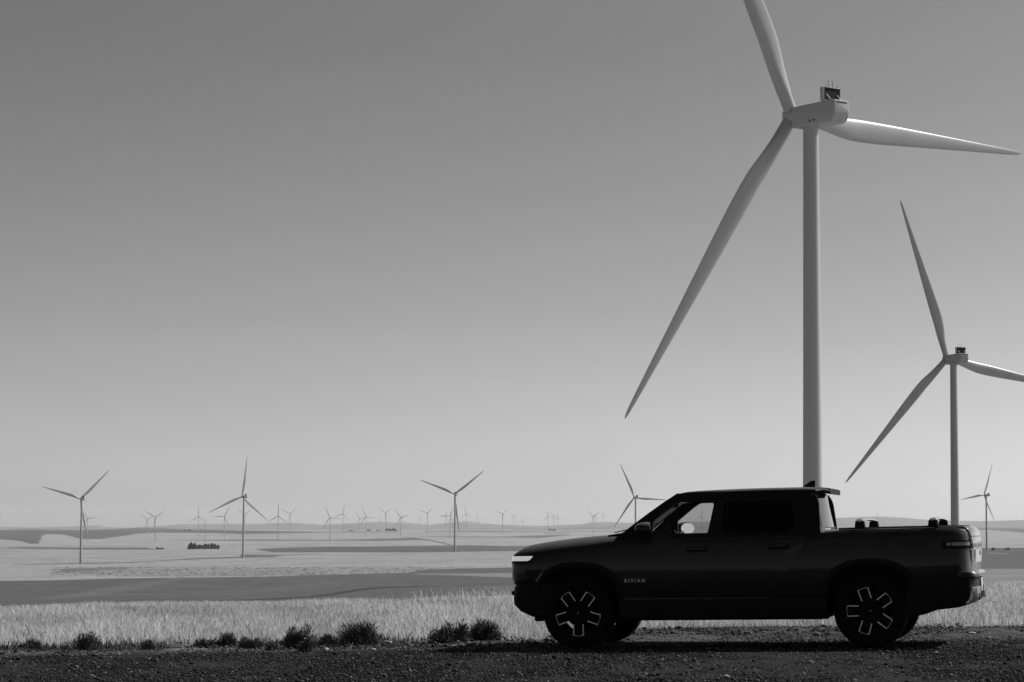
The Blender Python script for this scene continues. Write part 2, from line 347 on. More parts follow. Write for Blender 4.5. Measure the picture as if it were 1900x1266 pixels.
def build_ground():
    th = np.concatenate([np.radians(np.linspace(-180, -20, 41)[:-1]), np.arctan(np.linspace(-1630, 1630, 860) / FOC), np.radians(np.linspace(20, 180, 41)[1:])])
    rr = [0.0, 4, 8, 12, 15]
    rr += list(np.arange(16, 48, .22)); rr += list(np.geomspace(48, 600, 60))
    ys = np.arange(1124.6, 985.2, -.5)
    o = np.argsort(td[:, 1] * 1.0)
    vis = td[td[:, 0] >= 600]
    rr += list(np.exp(np.interp(-ys, -vis[:, 1], np.log(vis[:, 0]))))
    rr += list(np.linspace(16200, 29000, 46)) + [34000, 38000]
    rr = np.array(sorted(set(np.round(rr, 3)))); keep = [0]
    for i in range(1, len(rr)):
        if rr[i] - rr[keep[-1]] > max(.05, rr[keep[-1]] * 2e-4): keep.append(i)
    rr = rr[keep]
    T, Rr = np.meshgrid(th, rr)
    cut = np.minimum(np.abs(T), np.radians(22))
    X = Rr * np.sin(T); Y = Rr * np.cos(T)
    inner = np.abs(T) < np.radians(21)
    # inside the view the rows are lines of equal depth
    X = np.where(inner, Rr * np.tan(T), X); Y = np.where(inner, Rr, Y)
    D = np.where(inner, Rr, Rr * np.cos(cut))
    Xe = np.where(inner, X, np.sign(T) * D * math.tan(math.radians(22)))
    Xe = np.where(D < 60, X, Xe)
    Z = ground_z(Xe, D)
    u = slope_u(Xe, np.maximum(D, 1)); y = y_of(u, np.maximum(D, 90))
    A = crop(u, y)
    A = A * 1.02
    st = fbm(u / 90., y / 1.3, 3, 4); st2 = fbm(u / 14., y / .9, 9, 3)
    A = A * (1 + .45 * (st - .5) + .30 * (st2 - .5))
    # near ground: gravel track, dry earth at its edge, straw coloured soil under the stubble
    nz = fbm(X * 1.1, Y * .45, 21, 4); n2 = fbm(X * 5, Y * 2.2, 23, 3)
    edge = 31.6 + 1.1 * (fbm(X * .35, Y * 0 + 3, 31, 3) - .5) + .25 * (n2 - .5)
    edge = edge + np.clip((X - .4) / 1.6, 0, 1) * 2.7 - np.clip((X - 4) / 2, 0, 1) * .9
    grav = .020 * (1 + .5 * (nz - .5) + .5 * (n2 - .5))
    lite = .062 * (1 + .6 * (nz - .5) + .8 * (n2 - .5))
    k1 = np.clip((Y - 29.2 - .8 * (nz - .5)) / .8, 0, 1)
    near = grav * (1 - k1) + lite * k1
    strip = np.clip((Y - 30.0) / .3, 0, 1) * np.clip((31.0 - Y) / .3, 0, 1) * np.clip((-2.6 - X) / .6, 0, 1) * (n2 > .42)
    near = near * (1 - strip) + .15 * strip
    k2 = np.clip((Y - edge) / .35, 0, 1) * (Y > 0) 
    near = near * (1 - k2) + (.17 * (1 + .3 * (n2 - .5))) * k2
    kk = np.clip((D - 60) / 60, 0, 1) * np.clip((Y + 0 * D + 5) / 10, 0, 1) + np.clip((D - 700) / 300, 0, 1) * (Y < 0)  # dark gravel carried on unseen behind the camera, added to cut bounce light
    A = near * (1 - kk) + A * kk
    Z = Z + np.where(D < 60, .035 * (nz - .5) + .018 * (n2 - .5), 0) * np.clip((D - 10) / 6, 0, 1)
    nr, nc = X.shape
    co = np.stack([X, Y, Z], -1).reshape(-1, 3)
    idx = np.arange(nr * nc).reshape(nr, nc)
    q = np.stack([idx[:-1, :-1], idx[:-1, 1:], idx[1:, 1:], idx[1:, :-1]], -1).reshape(-1, 4)
    me = bpy.data.meshes.new('ground'); me.vertices.add(len(co)); me.vertices.foreach_set('co', co.ravel())
    me.loops.add(q.size); me.loops.foreach_set('vertex_index', q.ravel())
    me.polygons.add(len(q)); me.polygons.foreach_set('loop_start', np.arange(0, q.size, 4)); me.polygons.foreach_set('loop_total', np.full(len(q), 4))
    me.update(calc_edges=True); me.validate()
    me.polygons.foreach_set('use_smooth', [True] * len(me.polygons))
    at = me.attributes.new('crop', 'FLOAT', 'POINT'); at.data.foreach_set('value', A.ravel().astype(np.float32))
    m = bpy.data.materials.new('land'); m.use_nodes = True; n = m.node_tree.nodes; lk = m.node_tree.links.new; b = n['Principled BSDF']
    b.inputs['Roughness'].default_value = .95; b.inputs['Specular IOR Level'].default_value = .1
    a = n.new('ShaderNodeAttribute'); a.attribute_name = 'crop'
    g = n.new('ShaderNodeNewGeometry')
    t = n.new('ShaderNodeTexNoise'); t.inputs['Scale'].default_value = 16; t.inputs['Detail'].default_value = 9; t.inputs['Roughness'].default_value = .75
    mr = n.new('ShaderNodeMapRange'); mr.inputs[1].default_value = .3; mr.inputs[2].default_value = .7; mr.inputs[3].default_value = .45; mr.inputs[4].default_value = 1.6
    mu = n.new('ShaderNodeMath'); mu.operation = 'MULTIPLY'
    # fine texture only where it can be seen
    dist = n.new('ShaderNodeVectorMath'); dist.operation = 'LENGTH'
    md = n.new('ShaderNodeMapRange'); md.inputs[1].default_value = 45; md.inputs[2].default_value = 80; md.inputs[3].default_value = 1; md.inputs[4].default_value = 0
    mix = n.new('ShaderNodeMix'); mix.data_type = 'FLOAT'; mix.inputs[2].default_value = 1
    lk(g.outputs['Position'], t.inputs[0]); lk(t.outputs[0], mr.inputs[0]); lk(g.outputs['Position'], dist.inputs[0]); lk(dist.outputs['Value'], md.inputs[0])
    lk(md.outputs[0], mix.inputs[0]); lk(mr.outputs[0], mix.inputs[3]); lk(mix.outputs[0], mu.inputs[0]); lk(a.outputs['Fac'], mu.inputs[1]); lk(mu.outputs[0], b.inputs['Base Color'])
    bp = n.new('ShaderNodeBump'); bp.inputs['Distance'].default_value = .05; lk(md.outputs[0], bp.inputs['Strength']); lk(t.outputs[0], bp.inputs['Height']); lk(bp.outputs[0], b.inputs['Normal'])
    return tag(obj('ground', me, m), kind='structure')
build_ground()
def gz(x, y): return float(ground_z(np.array(x), np.array(y)))

def raw_mesh(name, co, faces, attr=None, smooth=False):        # faces: (n,k) array
    me = bpy.data.meshes.new(name); k = faces.shape[1]
    me.vertices.add(len(co)); me.vertices.foreach_set('co', np.ascontiguousarray(co, np.float32).ravel())
    me.loops.add(faces.size); me.loops.foreach_set('vertex_index', faces.ravel().astype(np.int32))
    me.polygons.add(len(faces)); me.polygons.foreach_set('loop_start', np.arange(0, faces.size, k)); me.polygons.foreach_set('loop_total', np.full(len(faces), k))
    me.update(calc_edges=True)
    if smooth: me.polygons.foreach_set('use_smooth', [True] * len(me.polygons))
    if attr is not None:
        at = me.attributes.new('tone', 'FLOAT', 'POINT'); at.data.foreach_set('value', attr.astype(np.float32))
    return me
def tone_mat(name, rough=.9, transl=0.0):
    m = bpy.data.materials.new(name); m.use_nodes = True; n = m.node_tree.nodes; lk = m.node_tree.links.new; b = n['Principled BSDF']
    b.inputs['Roughness'].default_value = rough; b.inputs['Specular IOR Level'].default_value = .15
    a = n.new('ShaderNodeAttribute'); a.attribute_name = 'tone'; lk(a.outputs['Fac'], b.inputs['Base Color'])
    if transl:
        tr = n.new('ShaderNodeBsdfTranslucent'); lk(a.outputs['Fac'], tr.inputs[0])
        mx = n.new('ShaderNodeMixShader'); mx.inputs[0].default_value = transl
        lk(b.outputs[0], mx.inputs[1]); lk(tr.outputs[0], mx.inputs[2]); lk(mx.outputs[0], n['Material Output'].inputs[0])
    return m

def gravel():
    bm = bmesh.new(); bmesh.ops.create_icosphere(bm, subdivisions=1, radius=1); bm.verts.ensure_lookup_table()
    V = np.array([v_.co[:] for v_ in bm.verts]); F = np.array([[v_.index for v_ in f.verts] for f in bm.faces]); bm.free()
    N = 165000
    Y = 17.5 + (34.2 - 17.5) * rng.random(N) ** 1.15
    hw = Y * .30
    X = (rng.random(N) * 2 - 1) * hw
    keep = (Y < 31.4 + np.clip((X - .4) / 1.6, 0, 1) * 2.7 - np.clip((X - 4) / 2, 0, 1) * .9) & ((Y < 29.8) | (rng.random(N) < .55))
    X, Y = X[keep], Y[keep]; N = len(X)
    r = .005 + .012 * rng.random(N) ** 2.2; big = rng.random(N) < .012; r[big] *= 2.2
    Z = ground_z(X, Y) + r * .25
    sc = r[:, None, None] * (np.array([1, 1, .7]) * (.7 + .6 * rng.random((N, 1, 3))))
    P = V[None] * sc * (.8 + .4 * rng.random((N, 12, 1)))
    a = rng.random(N) * 2 * PI; ca, sa = np.cos(a)[:, None], np.sin(a)[:, None]
    x = P[..., 0] * ca - P[..., 1] * sa; y = P[..., 0] * sa + P[..., 1] * ca
    P = np.stack([x + X[:, None], y + Y[:, None], P[..., 2] + Z[:, None]], -1).reshape(-1, 3)
    Fa = (F[None] + (np.arange(N) * 12)[:, None, None]).reshape(-1, 3)
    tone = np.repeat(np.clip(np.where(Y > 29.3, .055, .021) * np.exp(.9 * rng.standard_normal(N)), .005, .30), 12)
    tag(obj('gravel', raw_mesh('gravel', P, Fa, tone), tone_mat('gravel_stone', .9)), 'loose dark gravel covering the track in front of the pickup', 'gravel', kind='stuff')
gravel()

def stubble():
    N = 430000
    Y = 31.2 + 19 * rng.random(N) ** .9
    X = (rng.random(N) * 2 - 1) * Y * .305
    edge = 31.6 + 1.1 * (fbm(X * .35, Y * 0 + 3, 31, 3) - .5) + np.clip((X - .4) / 1.6, 0, 1) * 2.7 - np.clip((X - 4) / 2, 0, 1) * .9
    patch = fbm(X * .9, Y * .5, 41, 3)
    e = Y - edge
    keep = (e > 0) & (rng.random(N) < np.clip(.06 + e * .4, 0, 1) * np.clip(.5 + 1.3 * patch, 0, 1))
    X, Y, patch, e = X[keep], Y[keep], patch[keep], e[keep]; N = len(X)
    h = (.07 + .17 * rng.random(N)) * (.7 + .6 * patch) * np.clip(.35 + e * .35, 0, 1)
    tall = (rng.random(N) < .035 * np.clip((X + 2.2) / 1.2, 0, 1) * (np.clip((1.3 - X) / 1.2, 0, 1))); h[tall] += .16
    h = h * (1 + .25 * np.clip((X + 1) / 3, 0, 1) * np.clip((2 - X), 0, 1))
    a = rng.random(N) * 2 * PI; lean = h * (.08 + .8 * rng.random(N) ** 1.6); la = rng.random(N) * 2 * PI
    wd = .003 + .0042 * rng.random(N)
    Z = ground_z(X, Y) - .02
    bx, by = np.cos(a) * wd, np.sin(a) * wd
    p0 = np.stack([X - bx, Y - by, Z], -1); p1 = np.stack([X + bx, Y + by, Z], -1)
    mx, my = X + np.cos(la) * lean * .35, Y + np.sin(la) * lean * .35
    p2 = np.stack([mx + bx * .8, my + by * .8, Z + h * .55], -1); p3 = np.stack([mx - bx * .8, my - by * .8, Z + h * .55], -1)
    tx, ty = X + np.cos(la) * lean, Y + np.sin(la) * lean
    p4 = np.stack([tx + bx * .4, ty + by * .4, Z + h], -1); p5 = np.stack([tx - bx * .4, ty - by * .4, Z + h], -1)
    P = np.stack([p0, p1, p2, p3, p4, p5], 1).reshape(-1, 3)
    i = (np.arange(N) * 6)[:, None]
    F = np.concatenate([i + np.array([[0, 1, 2, 3]]), i + np.array([[3, 2, 4, 5]])])
    tone = np.repeat(np.clip(.56 * (1 + .33 * rng.standard_normal(N)) * (.55 + .9 * patch), .05, .7), 6)
    tag(obj('stubble', raw_mesh('stubble', P, F, tone), tone_mat('straw', .8, .4)), 'pale dry grass and stubble growing behind the gravel track', 'grass', kind='stuff')
stubble()

def clods():
    bm = bmesh.new(); bmesh.ops.create_icosphere(bm, subdivisions=1, radius=1); bm.verts.ensure_lookup_table()
    V = np.array([v_.co[:] for v_ in bm.verts]); F = np.array([[v_.index for v_ in f.verts] for f in bm.faces]); bm.free()
    r_ = np.random.default_rng(77); N = 2400
    Y = 29.7 + 2.3 * r_.random(N); X = (r_.random(N) * 2 - 1) * 8.8
    Y = Y + np.clip((X - .4) / 1.6, 0, 1) * (1.2 + 1.4 * r_.random(N))
    k = (fbm(X * .9, Y * 1.4, 51, 3) > .47); X, Y = X[k], Y[k]; N = len(X)
    r = .010 + .024 * r_.random(N) ** 2.2
    P = V[None] * r[:, None, None] * (np.array([1.2, 1, .8]) * (.6 + .8 * r_.random((N, 1, 3)))) * (.75 + .5 * r_.random((N, 12, 1)))
    P = P + np.stack([X, Y, ground_z(X, Y) + r * .3], -1)[:, None]
    tag(obj('clods', raw_mesh('clods', P.reshape(-1, 3), (F[None] + (np.arange(N) * 12)[:, None, None]).reshape(-1, 3), np.repeat(np.clip(.034 * np.exp(.6 * r_.standard_normal(N)), .01, .14), 12)), tone_mat('dry_clod', .95)),
        'dry clods of earth strewn along the edge between the gravel and the grass', 'clods', kind='stuff')
    # thin dark weeds between the shrubs
    T = 7000; X = np.where(r_.random(T) < .75, -6.8 + 6.8 * r_.random(T), 7 * r_.random(T)); Y = 29.9 + 2.4 * r_.random(T) + np.clip((X - .4) / 1.6, 0, 1) * 2.2
    k = fbm(X * 1.3, Y * .8, 61, 3) > .58; X, Y = X[k], Y[k]; T = len(X)
    Xs = X + .05 * r_.standard_normal(T); h = .02 + .10 * r_.random(T) ** 2.4 * np.where(X < 0, 1, .6); b = np.stack([Xs, Y, ground_z(Xs, Y) - .01], -1)
    top = b + np.stack([.5 * h * r_.standard_normal(T), .4 * h * r_.standard_normal(T), h], -1); wv = np.stack([.003 + .004 * r_.random(T), 0 * X, 0 * X], -1)
    P = np.stack([b - wv, b + wv, top + wv * .3, top - wv * .3], 1).reshape(-1, 3)
    tag(obj('weeds', raw_mesh('weeds', P, np.arange(T * 4).reshape(-1, 4), np.repeat(np.clip(.11 * np.exp(.6 * r_.standard_normal(T)), .03, .4), 4)), tone_mat('weed', .9)),
        'thin low weeds scattered along the edge of the gravel', 'weeds', kind='stuff')
clods()

# ------------------------------------------------------------------ shrubs
def shrub_mesh(hw, h, seed, dense=1.0, spiky=.5):
    r = np.random.default_rng(seed); N = int(2300 * dense)
    # leaf-sized blades in several clumps along arching twigs
    k = r.integers(3, 6); cx = (r.random(k) * 2 - 1) * hw * .55; cy = (r.random(k) * 2 - 1) * hw * .4; ch = h * (.65 + .4 * r.random(k)); ch[r.integers(0, k)] = h * 1.02
    c = r.integers(0, k, N)
    az = r.random(N) * 2 * PI; pol = np.arccos(1 - r.random(N) * .96); t = r.random(N) ** .6 * (1 + .12 * (r.random(N) < .12) * r.random(N))
    rad = hw * (.42 + .18 * r.random(N))
    x = cx[c] + np.sin(pol) * np.cos(az) * rad * t * 1.1; y = cy[c] + np.sin(pol) * np.sin(az) * rad * t
    z = np.cos(pol) * ch[c] * t * .95 + .01
    L_ = .018 + .03 * r.random(N) + spiky * .05 * r.random(N) * t
    dx, dy, dz = np.sin(pol) * np.cos(az) + .7 * r.standard_normal(N), np.sin(pol) * np.sin(az) + .7 * r.standard_normal(N), np.cos(pol) + .55 + .5 * r.standard_normal(N)
    n = np.sqrt(dx * dx + dy * dy + dz * dz); dx, dy, dz = dx / n * L_, dy / n * L_, dz / n * L_
    wv = r.standard_normal((N, 3)); wv /= np.linalg.norm(wv, axis=1)[:, None]; wv *= (.0045 + .005 * r.random(N))[:, None]
    b = np.stack([x, y, z], -1); t_ = b + np.stack([dx, dy, dz], -1)
    P = np.stack([b - wv, b + wv, t_], 1).reshape(-1, 3); P[:, 2] = np.maximum(P[:, 2], 0)
    F = np.arange(N * 3).reshape(-1, 3)
    # twigs
    T = int(150 * dense); ta = r.random(T) * 2 * PI; tr = hw * (.3 + 1.0 * r.random(T)); thh = h * (.5 + .55 * r.random(T)); tc = r.integers(0, k, T)
    b0 = np.stack([cx[tc] * .5, cy[tc] * .5, np.zeros(T)], -1); t0 = np.stack([cx[tc] * .6 + np.cos(ta) * tr * .7, cy[tc] * .6 + np.sin(ta) * tr * .7, thh * (1.15 - .5 * tr / hw)], -1)
    ww = np.stack([np.ones(T) * .005, np.zeros(T), np.zeros(T)], -1)
    TP = np.stack([b0 - ww, b0 + ww, t0 + ww * .3, t0 - ww * .3], 1).reshape(-1, 3); TF = np.arange(T * 4).reshape(-1, 4)
    return raw_mesh('foliage', P, F), raw_mesh('stems', TP, TF)
def place_px(u, y):                                            # where the near ground is met on a bearing and slope
    d = 6639 / (y - 975 - .02 * 950 * 0 + .0245 * (u - 950) * 1.0)
    for _ in range(20):
        X = (u - 950) / FOC * d; z = float(plane_z(X, d)); d = d * .5 + .5 * ((EYE - z) * FOC / (y - 975))
    return X, d
SHR = [  # bearing, foot, half width m, height m, density, label
    (170, 1207, .18, .23, .8, 'round dense dark shrub standing alone near the left edge of the track'),
    (280, 1207, .10, .11, .35, 'very small dark shrub right of the lone round shrub'),
    (66, 1206, .17, .13, .4, 'low thin shrub nearest the left edge of the picture'),
    (392, 1200, .20, .10, .4, 'flat sparse shrub at the left end of the low straggling clump'),
    (430, 1199, .13, .18, .6, 'upright shrub sticking up from the low straggling clump'),
    (470, 1203, .15, .14, .5, 'small rounded shrub at the right end of the low straggling clump'),
    (560, 1203, .19, .30, 1.0, 'tall bushy shrub left of the widest shrub, thin twigs on top'),
    (568, 1210, .12, .12, .5, 'small shrub growing at the foot of the tall twiggy bush, nearer the track'),
    (614, 1197, .13, .14, .5, 'small dark shrub tucked between the tall twiggy bush and the widest shrub'),
    (664, 1196, .36, .28, 1.9, 'widest spiky dark shrub in the middle of the row'),
    (510, 1207, .10, .08, .3, 'tiny low shrub between the straggling clump and the tall bush'),
    (822, 1192, .20, .20, 1.0, 'dark low half of the double shrub left of the pickup'),
    (849, 1190, .20, .29, 1.0, 'paler taller half of the double shrub left of the pickup'),
    (908, 1187, .26, .28, 1.5, 'broad dark shrub closest to the front bumper of the pickup'),
]
for i, (u, y, hw, h, dn, lb) in enumerate(SHR):
    X, d = place_px(u, y)
    e = empty('shrub', (X, d, gz(X, d) - .01)); tag(e, lb, 'shrub', 'dark shrubs along the edge of the gravel track')
    f_, s_ = shrub_mesh(hw, h, 100 + i, dn, .9 if i in (9, 13, 6) else .4)
    obj('foliage', f_, M['leaf'], e); obj('stems', s_, M['twig'], e)

def rock(u, y, r, seed, lb):
    X, d = place_px(u, y); bm = bmesh.new(); bmesh.ops.create_icosphere(bm, subdivisions=2, radius=1); q = random.Random(seed)
    for v_ in bm.verts: v_.co = Vector((v_.co.x * r * 1.5, v_.co.y * r, v_.co.z * r * .6)) * (.75 + .5 * q.random())
    o = obj('stone', from_bm(bm, 'stone'), M['stone'], loc=(X, d, gz(X, d) + r * .2)); o.rotation_euler = (0, 0, q.random() * 6)
    tag(o, lb, 'stone', 'pale stones lying on the gravel')
rock(722, 1193, .045, 1, 'flat pale stone lying right of the widest shrub')
rock(695, 1206, .035, 2, 'pale stone on the gravel below the widest shrub')
rock(544, 1201, .03, 3, 'small white stone at the foot of the tall bushy shrub')
rock(845, 1198, .025, 4, 'small pale stone at the tip of the shadow of the pickup')
rock(1801, 1172, .04, 5, 'pale stone on the track behind the pickup')

# ------------------------------------------------------------------ wind turbines
ROFF = 4.3; TILT = math.radians(5); CONE = math.radians(2.5); RB = 58.5
def blade_mesh(n=26, m=16):
    rs = [1.1, 2.2, 3.2, 4.5, 5.5, 6.5, 7.5, 8.5, 9.5, 10.5, 11.5, 12.5, 13.5, 15, 16.5, 18, 19.5, 21, 22.5, 24, 26, 28, 32, 36, 40, 44, 48, 51, 54, 56, 57.3, 58.1, 58.5]
    ch = np.interp(rs, [1, 3, 6, 9, 13, 18, 24, 32, 40, 48, 54, 57, 58, 58.5], [2.15, 2.15, 2.6, 3.3, 3.8, 3.8, 3.4, 2.75, 2.1, 1.5, 1.02, .74, .45, .12])
    ch[3:-6] = np.array([np.interp(np.linspace(r - 3, r + 3, 9), rs, ch).mean() for r in rs])[3:-6]
    th = np.interp(rs, [1, 3, 6, 10, 16, 24, 36, 50, 58.5], [1, 1, .70, .40, .26, .21, .18, .16, .15])
    tw = np.radians(np.interp(rs, [1, 8, 14, 24, 36, 50, 58.5], [9, 8.5, 6, 3.5, 2, .6, 0])) + math.radians(1)
    secs = []
    for r, c, t, a in zip(rs, ch, th, tw):
        s = []
        le = np.interp(r, [0, 3, 13, 58.5], [.5, .5, .30, .35])
        for k in range(m):
            p = 2 * PI * k / m
            cc = math.cos(p); x = .5 - .5 * cc * 1.0                                   # 0 at leading edge, 1 at trailing edge
            half = .5 * t * abs(math.sin(p)) * (1 if t > .9 else (1 - .55 * max(0, x - .3) / .7 * (1 - max(0, (t - .5)) / .5)))
            zz = (le - x) * c; yy = math.copysign(half, math.sin(p)) * c
            z2 = zz * math.cos(a) - yy * math.sin(a); y2 = zz * math.sin(a) + yy * math.cos(a)
            s.append((r * math.cos(CONE), y2 + r * math.sin(CONE), z2))
        secs.append(s)
    return loft('blade', secs, smooth=70)
def tower_mesh():
    secs = []
    for t, r in [(0, 1.72), (.0005, 1.72), (.25, 1.56), (.5, 1.43), (.75, 1.33), (.985, 1.24), (1, 1.24)]:
        secs.append([(r * math.cos(2 * PI * k / 40), r * math.sin(2 * PI * k / 40), t) for k in range(40)])
    return loft('tower', secs, smooth=50)
def flange_mesh():
    secs = []
    for z, r in [(-.0, 1.34), (.35, 1.34)]:
        secs.append([(r * math.cos(2 * PI * k / 32), r * math.sin(2 * PI * k / 32), z) for k in range(32)])
    return loft('yaw_ring', secs, smooth=40)
def nacelle_mesh():                                            # along -y, rotor at +y; centre line z = 0
    def sec(y, w_, z0, z1, r):
        p = []
        for (sx, sz, a0) in ((1, 1, 0), (-1, 1, 90), (-1, -1, 180), (1, -1, 270)):
            for k in range(5):
                a = math.radians(a0 + k * 22.5)
                cx = sx * (w_ - r); cz = (z1 - r) if sz > 0 else (z0 + r)
                p.append((cx + r * math.cos(a), y, cz + r * math.sin(a)))
        return p
    s = [sec(2.75, 1.5, -1.65, 1.5, .3), sec(2.6, 1.64, -1.8, 1.62, .3), sec(-2.5, 1.72, -1.85, 1.68, .28), sec(-5.4, 1.72, -1.9, 1.7, .28), sec(-6.1, 1.71, -1.82, 1.7, .28), sec(-6.6, 1.69, -1.5, 1.68, .28), sec(-6.88, 1.65, -1.0, 1.64, .28), sec(-7.02, 1.6, -.4, 1.56, .28), sec(-7.05, 1.5, -.1, 1.46, .25)]
    return loft('nacelle', s, smooth=40)
def hub_mesh():
    s = []
    for y, r in [(-1.4, 1.35), (-1.1, 1.5), (.5, 1.5), (1.0, 1.32), (1.4, .95), (1.6, .5), (1.65, .12)]:
        s.append([(r * math.cos(2 * PI * k / 28), y, r * math.sin(2 * PI * k / 28)) for k in range(28)])
    return loft('hub', s, smooth=60)
TM = dict(tower=tower_mesh(), ring=flange_mesh(), nac=nacelle_mesh(), hub=hub_mesh(), blade=blade_mesh())
# cooler on the roof of the nacelle: black radiator in a pale frame on struts
bm = bmesh.new(); box_into(bm, (0, -4.6, 2.80), (3.5, .35, 2.05)); TM['rad'] = from_bm(bm, 'radiator')
bm = bmesh.new()
for c, s in (((-1.84, -4.5, 2.80), (.16, .8, 2.2)), ((1.84, -4.5, 2.80), (.1, .8, 2.2)), ((0, -4.5, 3.88), (3.5, .75, .08)), ((0, -4.5, 1.75), (3.5, .7, .1))): box_into(bm, c, s, bev=.05)
TM['frame'] = from_bm(bm, 'cooler_frame', 40)
TM['strut'] = [tube('strut', [(x, -5.7, 1.85), (x, -4.8, 2.8)], .07, 6) for x in (-1.2, 1.2)]
TM['mast'] = [tube('sensor_mast', [(x, -4.5, 3.9), (x, -4.5, 3.9 + h_)], .035, 6) for x, h_ in ((-1.1, .6), (-.45, 1.25), (.45, 1.3), (1.5, .5))]
TM['vents'] = [boxm('vent', (-1.72, -2.0 + dx * 2.2, -1.15), (.06, .42, .22)) for dx in (-.22, .22)] + [boxm('vent', (0, -6.98, 1.27), (2.3, .2, .16))]
def turbine(hx, hy, hz, psi, phi, label, group='wind turbines across the plain', detail=True, zbase=None):
    psi = math.radians(psi)
    x = hx + math.sin(psi) * ROFF; y = hy - math.cos(psi) * ROFF
    zb = gz(x, y) - .3 if zbase is None else zbase
    r = empty('wind_turbine', (x, y, zb), psi); tag(r, label, 'wind turbine', group)
    zc = hz - zb - .6                         # nacelle centre line over the tower
    o = obj('tower', TM['tower'], M['tower'], r); o.scale = (1, 1, zc - 1.9)
    o = obj('nacelle', TM['nac'], M['nacelle'], r); o.location = (0, 0, zc); nac = o
    if detail:
        obj('yaw_ring', TM['ring'], M['tower'], r, (0, 0, zc - 2.1))
        q = obj('cooler_frame', TM['frame'], M['nacelle'], nac); obj('radiator', TM['rad'], M['vent'], nac)
        
        for q in TM['strut']: obj('strut', q, M['nacelle'], nac)
        for q in TM['mast']: obj('sensor_mast', q, M['vent'], nac)
        for q in TM['vents']: obj('vent', q, M['vent'], nac)
    else:
        obj('radiator', TM['rad'], M['vent'], nac)
    zr = hz - zb; cy = ROFF * math.cos(TILT) * 1.0
    o = obj('hub', TM['hub'], M['nacelle'], r); o.location = (0, cy, zr); o.rotation_euler = (TILT, 0, 0)
    for k in range(3):
        b = obj('blade', TM['blade'], M['blade'], r); b.location = (0, cy, zr)
        b.rotation_mode = 'YXZ'; b.rotation_euler = (TILT, -math.radians(phi + 120 * k), 0)
    return r
